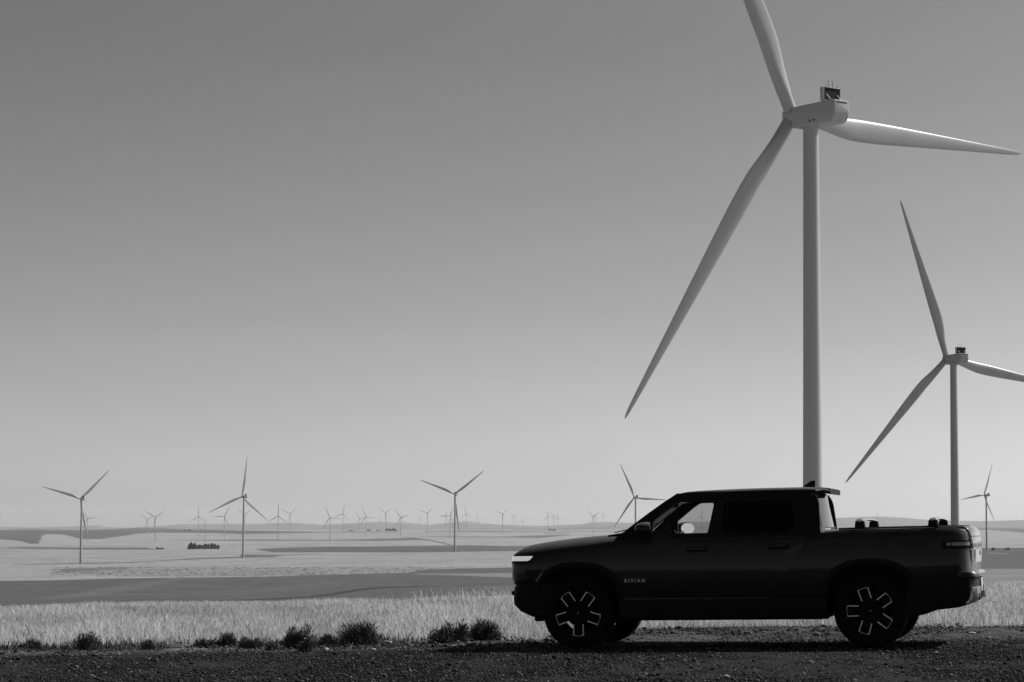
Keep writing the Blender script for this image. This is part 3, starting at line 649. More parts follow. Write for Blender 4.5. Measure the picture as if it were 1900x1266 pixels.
TURB = [
    (153.84, 853, 61.01, 22, 110, 'second largest turbine at the right edge, standing behind the pickup bed', True),
    (45.45, 389.6, 68.1, 37.1, 119.6, 'huge nearest turbine towering over the pickup, one blade cut off by the top edge', True),
    (-596.6, 3355.9, 35.7, 32, 44.2, 'largest turbine at the far left, third blade hanging beside its tower', False),
    (-388.1, 3494.3, 41.2, 39, 84.1, 'mid-distance turbine second of the larger ones from the left, one blade pointing straight up', False),
    (-87.0, 3715, 48.85, 12, 38.6, 'mid-distance turbine left of the pickup, two blades raised in a Y', False),
    (194.5, 3830, 46.45, 23, 116.2, 'mid-distance turbine above the windscreen of the pickup, base hidden by the bonnet', False),
    (792.2, 4059, 55.84, 41, 68.9, 'mid-distance turbine behind the tailgate of the pickup at the right edge', False),
    (-2384.4, 11203.6, 3.5, 12, 61.9, 'distant turbine cut off by the left edge, only blade tips showing', False),
    (-1919.9, 10983.1, 24.0, 34, 8.1, 'distant turbine just right of the large left turbine, one blade level to the right', False),
    (-1988.9, 13236.6, 24.5, 34, 26.8, 'left one of the close pair of distant turbines, one blade hanging beside its tower', False),
    (-1448.1, 9853.2, 27.9, 34, 30.9, 'right one of the close pair of distant turbines, blades in a V above the tower', False),
    (-1612.2, 12490.8, 38.7, 34, 91.5, 'distant turbine above the left end of the dark grove, one blade straight up', False),
    (-1314.4, 11101.3, 36.3, 24, 60.1, 'distant turbine above the right end of the dark grove, one blade level to the left', False),
    (-1481.9, 13470.2, 57.7, 34, 29.8, 'distant turbine partly behind the tower with the blade straight up', False),
    (-1004.8, 10443.3, 36.4, 24, 89.5, 'distant turbine with rotor seen edge on, right of the large turbine with an upright blade', False),
    (-1169.1, 12793.7, 57.3, 34, 37.1, 'distant turbine with blades in a wide V, right of the edge-on turbine', False),
    (-2304.9, 26500, 3.1, 12, 119.9, 'tiny faint turbine low on the skyline right of the wide V turbine', False),
    (-758.7, 10134.0, 29.6, 34, 116.9, 'distant turbine standing lowest of the middle cluster, one blade level to the right', False),
    (-923.4, 13285.8, 59.6, 34, 79.3, 'distant turbine with one blade straight up in the middle cluster', False),
    (-1023.3, 16348.6, 43.0, 24, 5.3, 'faint turbine close behind the left side of the turbine above the thin tree line', False),
    (-719.9, 12002.5, 40.9, 34, 116.6, 'distant turbine in front of the thin tree line, blade pointing up and left', False),
    (-1201.1, 22222.2, 37.1, 24, 92.5, 'faint tiny turbine left of the turbine by the row of dark skyline trees', False),
    (-752.6, 14526.4, 73.5, 34, 29.9, 'distant turbine with a V rotor left of the row of dark skyline trees', False),
    (-553.8, 12104.6, 39.8, 34, 9.9, 'distant turbine at the right end of the row of dark skyline trees', False),
    (-921.1, 20594.2, 75.5, 12, 1.9, 'faint turbine half hidden behind the one at the right end of the skyline trees', False),
    (-903.1, 24014.8, 68.3, 34, 37.4, 'very faint turbine alone between the skyline trees and the bladeless looking tower', False),
    (-472.4, 13600.3, 66.9, 34, 39.7, 'distant turbine looking like a bare tower, blade folded along its tower', False),
    (-514.5, 18972.0, 71.1, 24, 69.5, 'faint turbine with one blade straight up, left of the Y rotor turbine tower', False),
    (-295.6, 11642.2, 45.3, 34, 60.8, 'distant turbine close left of the Y rotor tower, one blade up and right', False),
    (-482.4, 19806.7, 52.0, 24, 100.9, 'faint turbine immediately left of the tower of the Y rotor turbine', False),
    (-294.3, 15758.7, 73.9, 34, 98.7, 'distant turbine right of the Y rotor tower, one bright blade pointing down right', False),
    (-348.9, 25161.8, 81.3, 34, 91.4, 'small faint turbine second to the right of the Y rotor tower', False),
    (-50.6, 13705.6, 65.3, 34, 38.9, 'distant turbine left of the nose of the pickup, blade hanging down its tower', False),
    (23.3, 22723.9, 87.7, 34, 28.5, 'distant turbine directly above the headlamp of the pickup with blades in a V', False),
    (121.2, 25897.3, 49.6, 34, 90.3, 'tiny bright turbine above the front of the bonnet', False),
    (233.3, 15474.6, 61.1, 34, 106.6, 'tallest distant turbine above the middle of the bonnet, blades in a Y', False),
    (367.9, 21211.5, 86.2, 34, 14.9, 'distant turbine just right of the tallest one above the middle of the bonnet', False),
    (424.2, 22177.3, 68.6, 24, 94.6, 'faint turbine third of the cluster above the middle of the bonnet', False),
    (460.1, 13621.8, 54.8, 34, 23.4, 'distant turbine above the rear of the bonnet with a blade pointing up and left', False),
    (825.5, 23736.7, 95.0, 12, 63.0, 'faint turbine overlapping the one above the rear of the bonnet', False),
    (921.3, 24316.5, 104.6, 24, 88.3, 'faint turbine nearest the tower above the windscreen, on its left', False),
    (1167.6, 14901.0, 62.7, 24, 91.6, 'small turbine seen through the side window of the pickup', False),
    (3997.4, 26500, 142.2, 34, 15.5, 'tiny turbine on the crest of the pale hill above the pickup bed', False),
]
for hx, hy, hz, ps, ph, lb, dt in TURB: turbine(hx, hy, hz, ps, ph, lb, detail=dt)

# ------------------------------------------------------------------ the pickup (x to the tail, y to the far side, z up, in metres)
PK = empty('pickup_truck')
_e, _n, _u = Vector((.9701010, -.2418734, .0200315)), Vector((.2419219, .9702957, 0)), Vector((-.0194365, .0048461, .9997994))
PK.matrix_world = Matrix.Translation((1.04062, 29.79506, -.03165)) @ Matrix((_e, _n, _u)).transposed().to_4x4()
tag(PK, 'dark four door pickup truck parked side on, nose left, on the gravel track', 'pickup truck')
def lerp(tab, x): return float(np.interp(x, [t[0] for t in tab], [t[1] for t in tab]))
WT = [(-.87, .60), (-.862, .70), (-.845, .785), (-.815, .85), (-.76, .905), (-.68, .945), (-.55, .970), (-.3, .980), (3.9, .980), (4.25, .968), (4.38, .948), (4.46, .925), (4.53, .885), (4.58, .835), (4.61, .77), (4.63, .67), (4.64, .55)]
ZT = [(-.87, 1.09), (-.862, 1.125), (-.845, 1.15), (-.80, 1.195), (-.72, 1.232), (-.62, 1.258), (-.34, 1.300), (-.07, 1.328), (.185, 1.348), (.42, 1.358), (.47, 1.35), (.6, 1.335), (2.84, 1.335),
      (2.87, 1.366), (3.25, 1.380), (4.45, 1.388), (4.53, 1.384), (4.58, 1.366), (4.61, 1.335), (4.632, 1.28), (4.64, 1.2)]
ZS = [(-.87, 1.04), (-.845, 1.09), (-.80, 1.115), (-.68, 1.145), (-.52, 1.17), (-.22, 1.208), (.14, 1.243), (.54, 1.29), (.8, 1.305), (2.84, 1.315), (2.9, 1.345), (4.45, 1.362), (4.58, 1.34), (4.62, 1.28), (4.64, 1.15)]
ZB = [(-.87, .80), (-.84, .75), (-.7, .74), (-.55, .70), (.3, .58), (.6, .56), (2.9, .56), (3.9, .60), (4.3, .66), (4.6, .74), (4.64, .82)]
XS = [-.87, -.862, -.845, -.815, -.78, -.72, -.65, -.55, -.42, -.3, -.1, .1, .25, .40, .47, .6, .9, 1.3, 1.8, 2.3, 2.7, 2.84, 2.88, 3.1, 3.4, 3.7, 4.0, 4.25, 4.4, 4.48, 4.53, 4.57, 4.60, 4.62, 4.632, 4.64]
def body_mesh(infl=0.0, name='body'):
    secs = []
    for x in XS:
        w_, zt, zs, zb = lerp(WT, x) + infl, lerp(ZT, x) + infl, lerp(ZS, x) + infl * .5, lerp(ZB, x) - infl
        xx = x + infl * (-1 if x < -.7 else 1 if x > 4.5 else 0)
        h = [(w_ - .17, zb), (w_ - .06, zb + .02), (w_ - .022, zb + .09), (w_ - .004, .82), (w_, .96), (w_ - .006, 1.03), (w_ - .016, zs - .085), (w_ - .034, zs - .03), (w_ - .062, zs),
             (w_ - .12, zs + .42 * (zt - zs)), (w_ * .68, zt - .16 * (zt - zs)), (w_ * .35, zt - .03 * (zt - zs))]
        secs.append([(xx, y, z) for y, z in h] + [(xx, 0, zt)] + [(xx, -y, z) for y, z in reversed(h)] + [(xx, 0, zb)])
    return loft(name, secs, smooth=32)
def sup(cx, cz, a, b, p=2.7, n=36, z0=None):
    out = []
    for k in range(n):
        t = 2 * PI * k / n; c, s_ = math.cos(t), math.sin(t)
        out.append((cx + a * math.copysign(abs(c) ** (2 / p), c), max(cz + b * math.copysign(abs(s_) ** (2 / p), s_), z0 if z0 is not None else -9)))
    return out
def inter(me, cutter):
    o = bpy.data.objects.new('tmp', me); C.objects.link(o); q = bpy.data.objects.new('cut', cutter); C.objects.link(q)
    md = o.modifiers.new('b', 'BOOLEAN'); md.operation = 'INTERSECT'; md.object = q; md.solver = 'EXACT'
    dg = bpy.context.evaluated_depsgraph_get(); dg.update(); r = bpy.data.meshes.new_from_object(o.evaluated_get(dg))
    for k in (q, o): d = k.data; bpy.data.objects.remove(k); bpy.data.meshes.remove(d)
    return smoothen(r, 32)
WX = (0.0, 3.45)
cut = []
for wx in WX:
    for s_ in (-1, 1): cut.append(prism('c', sup(wx, .43, .535, .55, 2.7), s_ * .64, s_ * 1.2))
cut.append(boxm('c', ((2.96 + 4.50) / 2, 0, 1.35), (4.50 - 2.96, 1.52, .9), bev=.03))
cut[-1] = boxm('c', (3.73, 0, 1.45), (1.54, 1.50, .86))
bmesh_ = boolean(body_mesh(), cut)
body = obj('body', smoothen(bmesh_, 32), M['paint'], PK)
# bed liner and dark rail caps
for s_ in (-1, 1):
    obj('bed_rail_cap', loft('cap', [[(x, s_ * (lerp(WT, x) - .215), z0), (x, s_ * (lerp(WT, x) - .075), z0 - .012), (x, s_ * (lerp(WT, x) - .095), z0 + .012), (x, s_ * (lerp(WT, x) - .20), z0 + .012)]
        for x, z0 in [(x, lerp(ZT, x) + .0) for x in (3.10, 3.6, 4.1, 4.42, 4.5)]], smooth=40), M['plastic'], PK)
# doors: shells a few millimetres proud of the body so that the shut lines show
FD = [(.515, .60), (.515, 1.30), (1.640, 1.32), (1.640, .60)]
RD = [(1.654, .60), (1.654, 1.32), (2.72, 1.325), (2.70, 1.22), (2.62, 1.10), (2.315, .60)]
doors = []
for s_ in (-1, 1):
    for nm, P in (('front', FD), ('rear', RD)):
        c_ = prism('c', rounded(P, .03), s_ * .86, s_ * 1.2)
        d_ = obj('door', inter(body_mesh(.008), c_), M['paint'], PK); doors.append(d_)
        d_['label'] = '%s door on the %s side' % (nm, 'near' if s_ < 0 else 'far')
        hx, hz = ((1.33, 1.165) if nm == 'front' else (2.29, 1.184))
        h_ = obj('handle', boxm('handle', (hx + .105, s_ * .988, hz), (.20, .022, .034), bev=.009), M['plate'] if False else M['paint'], d_)
        # dark recess round the handle
        obj('handle_recess', boxm('r', (hx + .115, s_ * .979, hz - .004), (.25, .006, .06), bev=.002), M['plastic'], d_)
# lower dark cladding, sills, underbody
for s_ in (-1, 1):
    obj('door_cladding', loft('cl', [[(x, s_ * y, z) for y, z in ((.90, .60), (.984, .605), (.990, .66), (.9865, .725), (.90, .73))] for x in (.56, .9, 1.6, 2.2, 2.93)], smooth=30), M['plastic'], PK)
    obj('sill', loft('sl', [[(x, s_ * y, z) for y, z in ((.70, .345), (.90, .335), (.955, .36), (.972, .42), (.972, .585), (.93, .60), (.70, .60))] for x in (.50, .62, 1.6, 2.6, 2.95)], smooth=30), M['plastic'], PK)
    obj('sill_trim', boxm('st', (1.42, s_ * .974, .585), (1.72, .01, .03), bev=.004), M['paint'], PK)
obj('underbody', boxm('ub', (1.72, 0, .45), (2.36, 1.76, .24), bev=.02), M['plastic'], PK)
obj('front_chassis', boxm('a', (-.28, 0, .50), (.6, 1.0, .26), bev=.03), M['plastic'], PK); obj('rear_chassis', boxm('b', (3.45, 0, .50), (1.1, .9, .22), bev=.03), M['plastic'], PK)
for x_ in WX: obj('axle', boxm('c', (x_, 0, .43), (.12, 1.5, .10), bev=.02), M['plastic'], PK)
for wx, s0 in ((0, 1), (3.45, 1)):
    for s_ in (-1, 1):
        ou = sup(wx, .43, .585, .60, 2.6, 48, .47 if wx == 0 else .50); inn = sup(wx, .43, .515, .535, 2.7, 48, .36)
        secs = []
        for (ox, oz), (ix, iz) in zip(ou, inn):
            if iz < .62 and oz < .62 and False: continue
            secs.append([(ox, s_ * .958, oz), (ox, s_ * .990, oz), (ix, s_ * .995, iz), (ix, s_ * .94, iz)])
        k0 = [i for i in range(48) if secs[i][0][2] > (.66 if wx == 0 else .66)]
        # keep the upper run only, in order
        run = secs[0:24 + 1]; run = [q for q in run if q[0][2] > .60]
        obj('wheel_arch_trim', loft('wa', run, smooth=40), M['plastic'], PK)

def sweep(name, poly, st, smooth=35):                          # side profile carried across the truck
    return loft(name, [[(x + dx, y, z) for x, z in poly] for y, dx in st], smooth=smooth)
FST = [(-.955, .20), (-.93, .09), (-.86, .025), (-.7, -.01), (-.4, -.045), (0, -.06), (.4, -.045), (.7, -.01), (.86, .025), (.93, .09), (.955, .20)]
obj('front_bumper', sweep('fb', [(-.79, .775), (-.825, .73), (-.835, .60), (-.825, .53), (-.75, .45), (-.61, .385), (-.50, .36), (-.44, .42), (-.50, .77)], FST), M['plastic'], PK)
obj('skid_plate', boxm('sk', (-.56, 0, .36), (.10, 1.3, .08), bev=.02), M['plastic'], PK)
for y in (-.55, .55): obj('tow_hook', boxm('th', (-.885, y, .66), (.05, .03, .05), bev=.01), M['plastic'], PK)
obj('fog_lamp', boxm('fl', (-.792, -.80, .80), (.03, .12, .05), bev=.01), M['marker'], PK)
obj('fog_lamp', boxm('fl', (-.792, .80, .80), (.03, .12, .05), bev=.01), M['marker'], PK)
RST = [(-.955, -.16), (-.93, -.07), (-.86, -.02), (-.6, 0), (0, .008), (.6, 0), (.86, -.02), (.93, -.07), (.955, -.16)]
obj('rear_bumper', sweep('rb', [(4.40, .80), (4.63, .80), (4.655, .76), (4.65, .66), (4.62, .55), (4.56, .485), (4.46, .455), (4.2, .425), (4.06, .375), (3.99, .36), (3.99, .50), (4.04, .72), (4.2, .80)], RST), M['plastic'], PK)
obj('bumper_step', sweep('bs', [(4.54, .812), (4.56, .868), (4.655, .862), (4.685, .835), (4.68, .803), (4.62, .795)], [(-.945, -.10), (-.92, -.05), (-.85, -.01), (-.5, 0), (.5, 0), (.85, -.01), (.92, -.05), (.945, -.10)]), M['paint'], PK)
for s_ in (-1, 1):
    bk = obj('bumper_corner', sweep('bc', [(4.60, .69), (4.672, .69), (4.668, .56), (4.62, .505), (4.56, .50)], [(s_ * .90, -.055), (s_ * .84, -.012), (s_ * .6, 0), (s_ * .38, .004)]), M['chrome'], PK)
    obj('tow_recess', boxm('tr', (4.668, s_ * .56, .575), (.014, .17, .075), bev=.004), M['plastic'], bk)
pl = obj('number_plate', boxm('np', (4.668, 0, .70), (.012, .31, .155), bev=.004), M['plate'], PK)
# lamps
lp = []
def lampbit(name, poly, y0, y1, infl, m_, parent=PK): return obj(name, inter(body_mesh(infl), prism('c', poly, y0, y1)), M[m_], parent)
HP = [(-.95, 1.048), (-.61, 1.050), (-.585, 1.060), (-.545, 1.100), (-.55, 1.107), (-.95, 1.107)]
HB = [(-.95, 1.018), (-.59, 1.02), (-.555, 1.035), (-.51, 1.105), (-.515, 1.132), (-.95, 1.132)]
for s_ in (-1, 1):
    a_ = lampbit('headlamp', HB, s_ * .62, s_ * 1.2, .0035, 'plastic')
    lampbit('lens', HP, s_ * .63, s_ * 1.2, .0065, 'lamp', a_)
lampbit('light_bar', [(-.95, 1.06), (-.7, 1.06), (-.7, 1.09), (-.95, 1.09)], -.615, .615, .006, 'marker')
TB = rounded([(4.285, 1.128), (4.285, 1.222), (4.75, 1.222), (4.75, 1.128)], .02)
for s_ in (-1, 1):
    a_ = lampbit('tail_lamp', TB, s_ * .70, s_ * 1.2, .0035, 'plastic')
    lampbit('lens', [(4.335, 1.165), (4.335, 1.198), (4.385, 1.20), (4.385, 1.165)], s_ * .80, s_ * 1.2, .0062, 'taillamp', a_)
    lampbit('lens', [(4.395, 1.163), (4.395, 1.202), (4.75, 1.204), (4.75, 1.163)], s_ * .71, s_ * 1.2, .0062, 'taillamp', a_)
# tailgate: a proud panel with a shut line, a ledge and pale lettered panel
def rear_x(y, z):                                              # tail surface
    return 4.636 - .02 * max(0, abs(y) - .5) ** 2 * 4 - .35 * max(0, z - 1.30) ** 1.0
tg = []
zs_ = [(.875, .002), (.90, .006), (.98, .012), (1.08, .016), (1.115, .017), (1.13, .004), (1.14, .004), (1.15, .026), (1.165, .030), (1.24, .020), (1.262, .014), (1.267, .002), (1.272, .013), (1.30, .008), (1.33, .0), (1.36, -.02), (1.384, -.06), (1.388, -.12)]
ys_ = [-.80, -.78, -.7, -.5, -.25, 0, .25, .5, .7, .78, .80]
secs = []
for z, dx in zs_:
    secs.append([(4.632 + dx - .26 * max(0, abs(y) - .42) ** 2 - (.012 if abs(y) >= .795 else 0), y, z) for y in ys_] + [(4.50, y, z) for y in reversed(ys_)])
tgo = obj('tailgate', loft('tg', secs, smooth=28), M['paint'], PK)
pp = obj('pale_panel', loft('pp', [[(4.636 + dx - .26 * max(0, abs(y) - .42) ** 2 + e_, y, z) for y in (-.62, -.4, -.1, .2, .5, .72)] + [(4.60, y, z) for y in (.72, .5, .2, -.1, -.4, -.62)] for z, dx, e_ in ((.965, .011, .002), (1.02, .0135, .002), (1.08, .016, .002), (1.11, .0165, .002))], smooth=30), M['plate'], tgo)
def lettering(s_, size, ext, sp, mt, parent, loc, rot, name='lettering', align='LEFT', squash=1):
    o = obj(name, textm(name, s_, size, ext, sp, align), M[mt], parent); o.location = loc; o.rotation_euler = rot; o.scale = (squash, 1, 1); return o
lettering('UHN', .085, .001, 1.25, 'letter_dark', pp, (4.6575, -.02, 1.045), (PI / 2, 0, PI / 2))
lettering('R1T', .05, .002, 1.1, 'lettering', tgo, (4.638, -.60, .91), (PI / 2, 0, PI / 2), 'badge')
lettering('RIVIAN', .064, .0015, 1.45, 'lettering', doors[0], (.572, -.994, .782), (PI / 2, 0, 0), squash=.92)

# cab: side frames, roof, glass
def sy(z): return .925 - (z - 1.33) * .46
OUT = [(.43, 1.29), (.53, 1.352), (.80, 1.568), (1.045, 1.745), (1.16, 1.812), (1.25, 1.835), (1.6, 1.842), (2.6, 1.845), (2.76, 1.83), (2.84, 1.76), (2.865, 1.68), (2.895, 1.29)]
FW = rounded([(.90, 1.352), (.90, 1.500), (1.13, 1.672), (1.215, 1.722), (1.600, 1.722), (1.622, 1.69), (1.565, 1.352)], .02)
RW = rounded([(1.73, 1.352), (1.74, 1.715), (2.46, 1.715), (2.56, 1.62), (2.575, 1.42), (2.50, 1.352)], .05)
side = []
for s_ in (-1, 1):
    me = curve2d('side', [rounded(OUT, .05), FW, RW], .045)
    for v_ in me.vertices:
        x, z, t = v_.co; v_.co = (x, s_ * (sy(z) - t * (-s_) * -s_ - .0225), z)
    bm = bmesh.new(); bm.from_mesh(me); bmesh.ops.recalc_face_normals(bm, faces=bm.faces); bm.to_mesh(me); bm.free()
    obj('cab_side', smoothen(me, 30), M['pillar'], PK)
    for d_, W_, g_, lab_ in ((doors[0 if s_ < 0 else 2], FW, 'clear', None), (doors[1 if s_ < 0 else 3], RW, 'dark', 'dark tinted window')):
        me = curve2d('pane', [[(x, z) for x, z in W_]], .004)
        for v_ in me.vertices:
            x, z, t = v_.co; v_.co = (x, s_ * (sy(z) - .022 + t), z)
        q = obj('window', me, M[g_], d_)
        if lab_: q['label'] = lab_
# black pillar covers between the door windows
    obj('pillar_trim', loft('pt', [[(x0, s_ * (sy(z) + .002), z), (x1, s_ * (sy(z) + .002), z), (x1, s_ * (sy(z) + .006), z), (x0, s_ * (sy(z) + .006), z)] for z, x0, x1 in ((1.345, 1.58, 1.725), (1.72, 1.625, 1.735))], smooth=30), M['plastic'], PK)
def roofz(x): return lerp([(1.10, 1.775), (1.16, 1.815), (1.235, 1.850), (1.35, 1.860), (1.48, 1.866), (1.83, 1.876), (2.1, 1.880), (2.64, 1.882), (2.80, 1.878), (2.9, 1.868), (2.97, 1.852)], x)
secs = []
for x in (1.10, 1.16, 1.22, 1.28, 1.4, 1.6, 1.9, 2.2, 2.5, 2.7, 2.82, 2.9, 2.95, 2.975):
    z = roofz(x); k = 0 if x < 2.8 else (x - 2.8) * .9
    th_ = .068 if x > 2.86 else .06
    h = [(.60 - k, z - th_), (.655 - k, z - th_), (.705 - k, z - .055 if x < 2.86 else z - .03), (.695 - k, z - .034), (.655 - k, z - .016), (.52, z - .007), (.26, z - .001)]
    secs.append([(x, y, q) for y, q in h] + [(x, 0, z)] + [(x, -y, q) for y, q in reversed(h)] + [(x, 0, z - th_)])
rf = obj('roof', loft('roof', secs[:11], smooth=40), M['paint'], PK)
obj('spoiler', loft('spoiler', secs[10:], smooth=40), M['plastic'], rf)
obj('headliner', boxm('hl', (1.98, 0, 1.785), (1.62, 1.26, .05), bev=.01), M['interior'], PK)
obj('aerial_fin', loft('fin', [[(2.565, 0 + .012 * c, 1.876), (2.60 + .0, .02 * c, 1.876), (2.735, .02 * c, 1.876), (2.735, .008 * c, 1.962), (2.685, .008 * c, 1.958)] for c in (-1, 1)], smooth=40), M['plastic'], rf)
def sheet(name, fn, us, vs, th, mt, parent, smooth=60):
    a = [[Vector(fn(u, v)) for v in vs] for u in us]
    V = [p for r_ in a for p in r_] + [p + Vector((th, 0, 0)) for r_ in a for p in r_]
    nu, nv = len(us), len(vs); N_ = nu * nv; F = []
    for i in range(nu - 1):
        for j in range(nv - 1):
            q = (i * nv + j, (i + 1) * nv + j, (i + 1) * nv + j + 1, i * nv + j + 1); F += [q, tuple(N_ + k for k in reversed(q))]
    for i in range(nu - 1):
        for j in (0, nv - 1): F.append((i * nv + j, (i + 1) * nv + j, N_ + (i + 1) * nv + j, N_ + i * nv + j))
    for j in range(nv - 1):
        for i in (0, nu - 1): F.append((i * nv + j, i * nv + j + 1, N_ + i * nv + j + 1, N_ + i * nv + j))
    bm = bmesh.new(); m_ = mesh(name, V, F); bm.from_mesh(m_); bmesh.ops.recalc_face_normals(bm, faces=bm.faces)
    return obj(name, from_bm(bm, name, smooth), M[mt], parent)
def wsf(y, t):
    yy = y * (.86 - .17 * t); return (.488 + .66 * t - .07 * (1 - (y) ** 2) * (1 - .4 * t), yy, 1.335 + .475 * t + .012 * math.sin(t * PI))
yy_ = list(np.linspace(-1, 1, 13))
ws = sheet('windscreen', wsf, yy_, list(np.linspace(.0, 1, 9)), .005, 'wind', PK)
sheet('windscreen_surround', lambda y, t: tuple(Vector(wsf(y, .88 + .16 * t)) + Vector((-.004, 0, .0))), yy_, [0, .5, 1], .012, 'plastic', ws)
sheet('windscreen_surround', lambda y, t: tuple(Vector(wsf(y, -.02 + .10 * t)) + Vector((-.004, 0, .0))), yy_, [0, .5, 1], .012, 'plastic', ws)
for s_ in (1,):
    sheet('pillar_cover', lambda y, t: tuple(Vector(wsf(s_ * (.955 + .045 * y), t)) + Vector((-.006, 0, .004))), [0, .5, 1], list(np.linspace(0, 1, 7)), .02, 'paint', ws)
obj('cowl', boxm('cw', (.43, 0, 1.342), (.20, 1.5, .03), rot=Matrix.Rotation(math.radians(-8), 3, 'Y'), bev=.01), M['plastic'], PK)
for y0 in (-.45, .15): obj('wiper', tube('wp', [(.36, y0, 1.372), (.42, y0 + .25, 1.40), (.43, y0 + .5, 1.405)], .008, 6), M['plastic'], PK)
def rgf(y, t):
    yy = y * (.80 - .15 * t); return (2.915 - .065 * t - .05 * y * y, yy, 1.40 + .40 * t)
rg = sheet('rear_window', rgf, yy_, list(np.linspace(0, 1, 7)), -.006, 'dark', PK)
rg['label'] = 'dark rear window reflecting the sky'
for s_ in (-1, 1):
    sheet('rear_pillar', lambda y, t: tuple(Vector(rgf(s_ * (.93 + .17 * y), -.1 + 1.08 * t)) + Vector((.022 - .035 * y, 0, 0))), [0, .5, 1], list(np.linspace(0, 1, 5)), -.05, 'plastic', PK)
obj('cab_back', boxm('cb', (2.85, 0, 1.36), (.07, 1.72, .10), bev=.01), M['paint'], PK)
obj('third_brake_lamp', boxm('tb', (2.945, 0, 1.838), (.02, .30, .018), bev=.004), M['marker'], rf)
# mirrors
for s_ in (-1, 1):
    mx_ = .835 if s_ < 0 else .925
    mh = obj('wing_mirror', loft('mh', [[(dx, ry * math.cos(a_), rz * math.sin(a_)) for a_ in [2 * PI * k / 20 for k in range(20)]]
                                         for dx, ry, rz in ((-.10, .04, .022), (-.085, .075, .045), (-.05, .105, .065), (0, .125, .078), (.06, .128, .080), (.075, .122, .076))], smooth=50), M['paint'], PK)
    mh.location = (mx_, s_ * 1.115, 1.412); mh.rotation_euler = (0, 0, -s_ * math.radians(38 if s_ > 0 else 12))
    obj('mirror_glass', loft('mg', [[(dx, .114 * math.cos(a_), .070 * math.sin(a_)) for a_ in [2 * PI * k / 20 for k in range(20)]] for dx in (.072, .079)], smooth=30), M['mirror'], mh)
    obj('mirror_arm', tube('mirror_arm', [(mx_ - .03, s_ * .90, 1.335), (mx_, s_ * .97, 1.35), (mx_, s_ * 1.05, 1.365)], [.035, .028, .025], 10), M['plastic'], PK)
# inside
obj('dashboard', sweep('db', [(.50, 1.30), (.52, 1.375), (.66, 1.392), (.86, 1.392), (.93, 1.36), (.93, 1.28)], [(-.78, 0), (.78, 0)]), M['interior'], PK)
bm = bmesh.new()
st_ = [Vector((1.045 + .0, -.38 + .18 * math.cos(a_), 1.335 + .18 * math.sin(a_))) for a_ in [2 * PI * k / 28 for k in range(29)]]
bm.free(); sw = tube('steering_wheel', [(p.x - (p.z - 1.335) * .45, p.y, p.z) for p in st_], .014, 8, caps=False)
obj('steering_wheel', sw, M['interior'], PK)
obj('interior_mirror', boxm('im', (1.03, 0, 1.70), (.03, .24, .07), bev=.01), M['interior'], PK)
obj('screen', boxm('scr', (.90, .02, 1.415), (.02, .38, .10), bev=.005), M['interior'], PK)
for y0 in (-.40, .40):
    st = obj('seat', boxm('st', (1.80, y0, 1.44), (.14, .50, .36), rot=Matrix.Rotation(math.radians(12), 3, 'Y'), bev=.05), M['interior'], PK)
    st.data.transform(Matrix.Identity(4))
    obj('headrest', boxm('hr', (1.90, y0, 1.66), (.09, .26, .15), bev=.035), M['interior'], st)
obj('rear_bench', boxm('rs', (2.58, 0, 1.42), (.16, 1.35, .32), bev=.05), M['interior'], PK)
# cross bars over the bed
for cx in (3.345, 4.185):
    cb = obj('cross_bar', loft('cbar', [[(cx - .04, y, z), (cx - .03, y, z + .018), (cx + .03, y, z + .018), (cx + .04, y, z), (cx + .02, y, z - .006), (cx - .02, y, z - .006)]
         for y, z in [(-.90, 1.464), (-.84, 1.467), (-.70, 1.469), (-.35, 1.476), (0, 1.478), (.35, 1.476), (.70, 1.469), (.84, 1.467), (.90, 1.464)]], smooth=35), M['chrome'], PK)
    for s_ in (-1, 1):
        obj('foot', loft('ft', [[(cx - a_, s_ * .78, z), (cx + a_, s_ * .78, z), (cx + a_, s_ * (.895 + b_), z), (cx - a_, s_ * (.895 + b_), z)] for z, a_, b_ in ((1.385, .058, .005), (1.40, .058, .005), (1.45, .050, 0), (1.463, .047, 0))], smooth=30), M['plastic'], cb)

# wheels
def ring(name, r0, r1, y0, y1, n=64, bev=0):
    secs = []
    for k in range(n):
        a = 2 * PI * k / n; c, s2 = math.cos(a), math.sin(a)
        secs.append([(r0 * c, y0, r0 * s2), (r1 * c, y0, r1 * s2), (r1 * c, y1, r1 * s2), (r0 * c, y1, r0 * s2)])
    secs.append(secs[0]); return loft(name, secs, caps=False, smooth=30)
def tyre_mesh():
    prof = [(.262, -.105), (.275, -.122), (.30, -.132), (.35, -.137), (.39, -.134), (.413, -.124), (.424, -.108), (.4275, -.07), (.4275, -.045), (.419, -.043), (.419, -.037), (.4275, -.035), (.4275, -.004), (.419, -.002)]
    prof = prof + [(r, -y) for r, y in reversed(prof)]
    n = 96; secs = []
    for k in range(n + 1):
        a = 2 * PI * (k % n) / n; kn = .004 if (k % 2) else 0
        secs.append([((r - (kn if r > .40 else 0)) * math.cos(a), y, (r - (kn if r > .40 else 0)) * math.sin(a)) for r, y in prof])
    return loft('tyre', secs, caps=False, smooth=25)
def rim_mesh():
    parts = [ring('a', .252, .279, -.106, .115), ring('b', .225, .250, -.085, .115)]
    # hub and five broad spokes with flat faces
    secs = []
    for y, r in ((-.085, .055), (-.095, .12), (-.075, .150), (-.02, .155)):
        secs.append([(r * math.cos(2 * PI * k / 30), y, r * math.sin(2 * PI * k / 30)) for k in range(30)])
    parts.append(loft('c', secs, smooth=30))
    for k in range(5):
        a = 2 * PI * k / 5
        bm = bmesh.new(); box_into(bm, (.203, -.100, 0), (.146, .03, .118), bev=.004)
        me = from_bm(bm, 's', 40); me.transform(Matrix.Rotation(-a, 4, 'Y')); parts.append(me)
    return join('rim', parts)
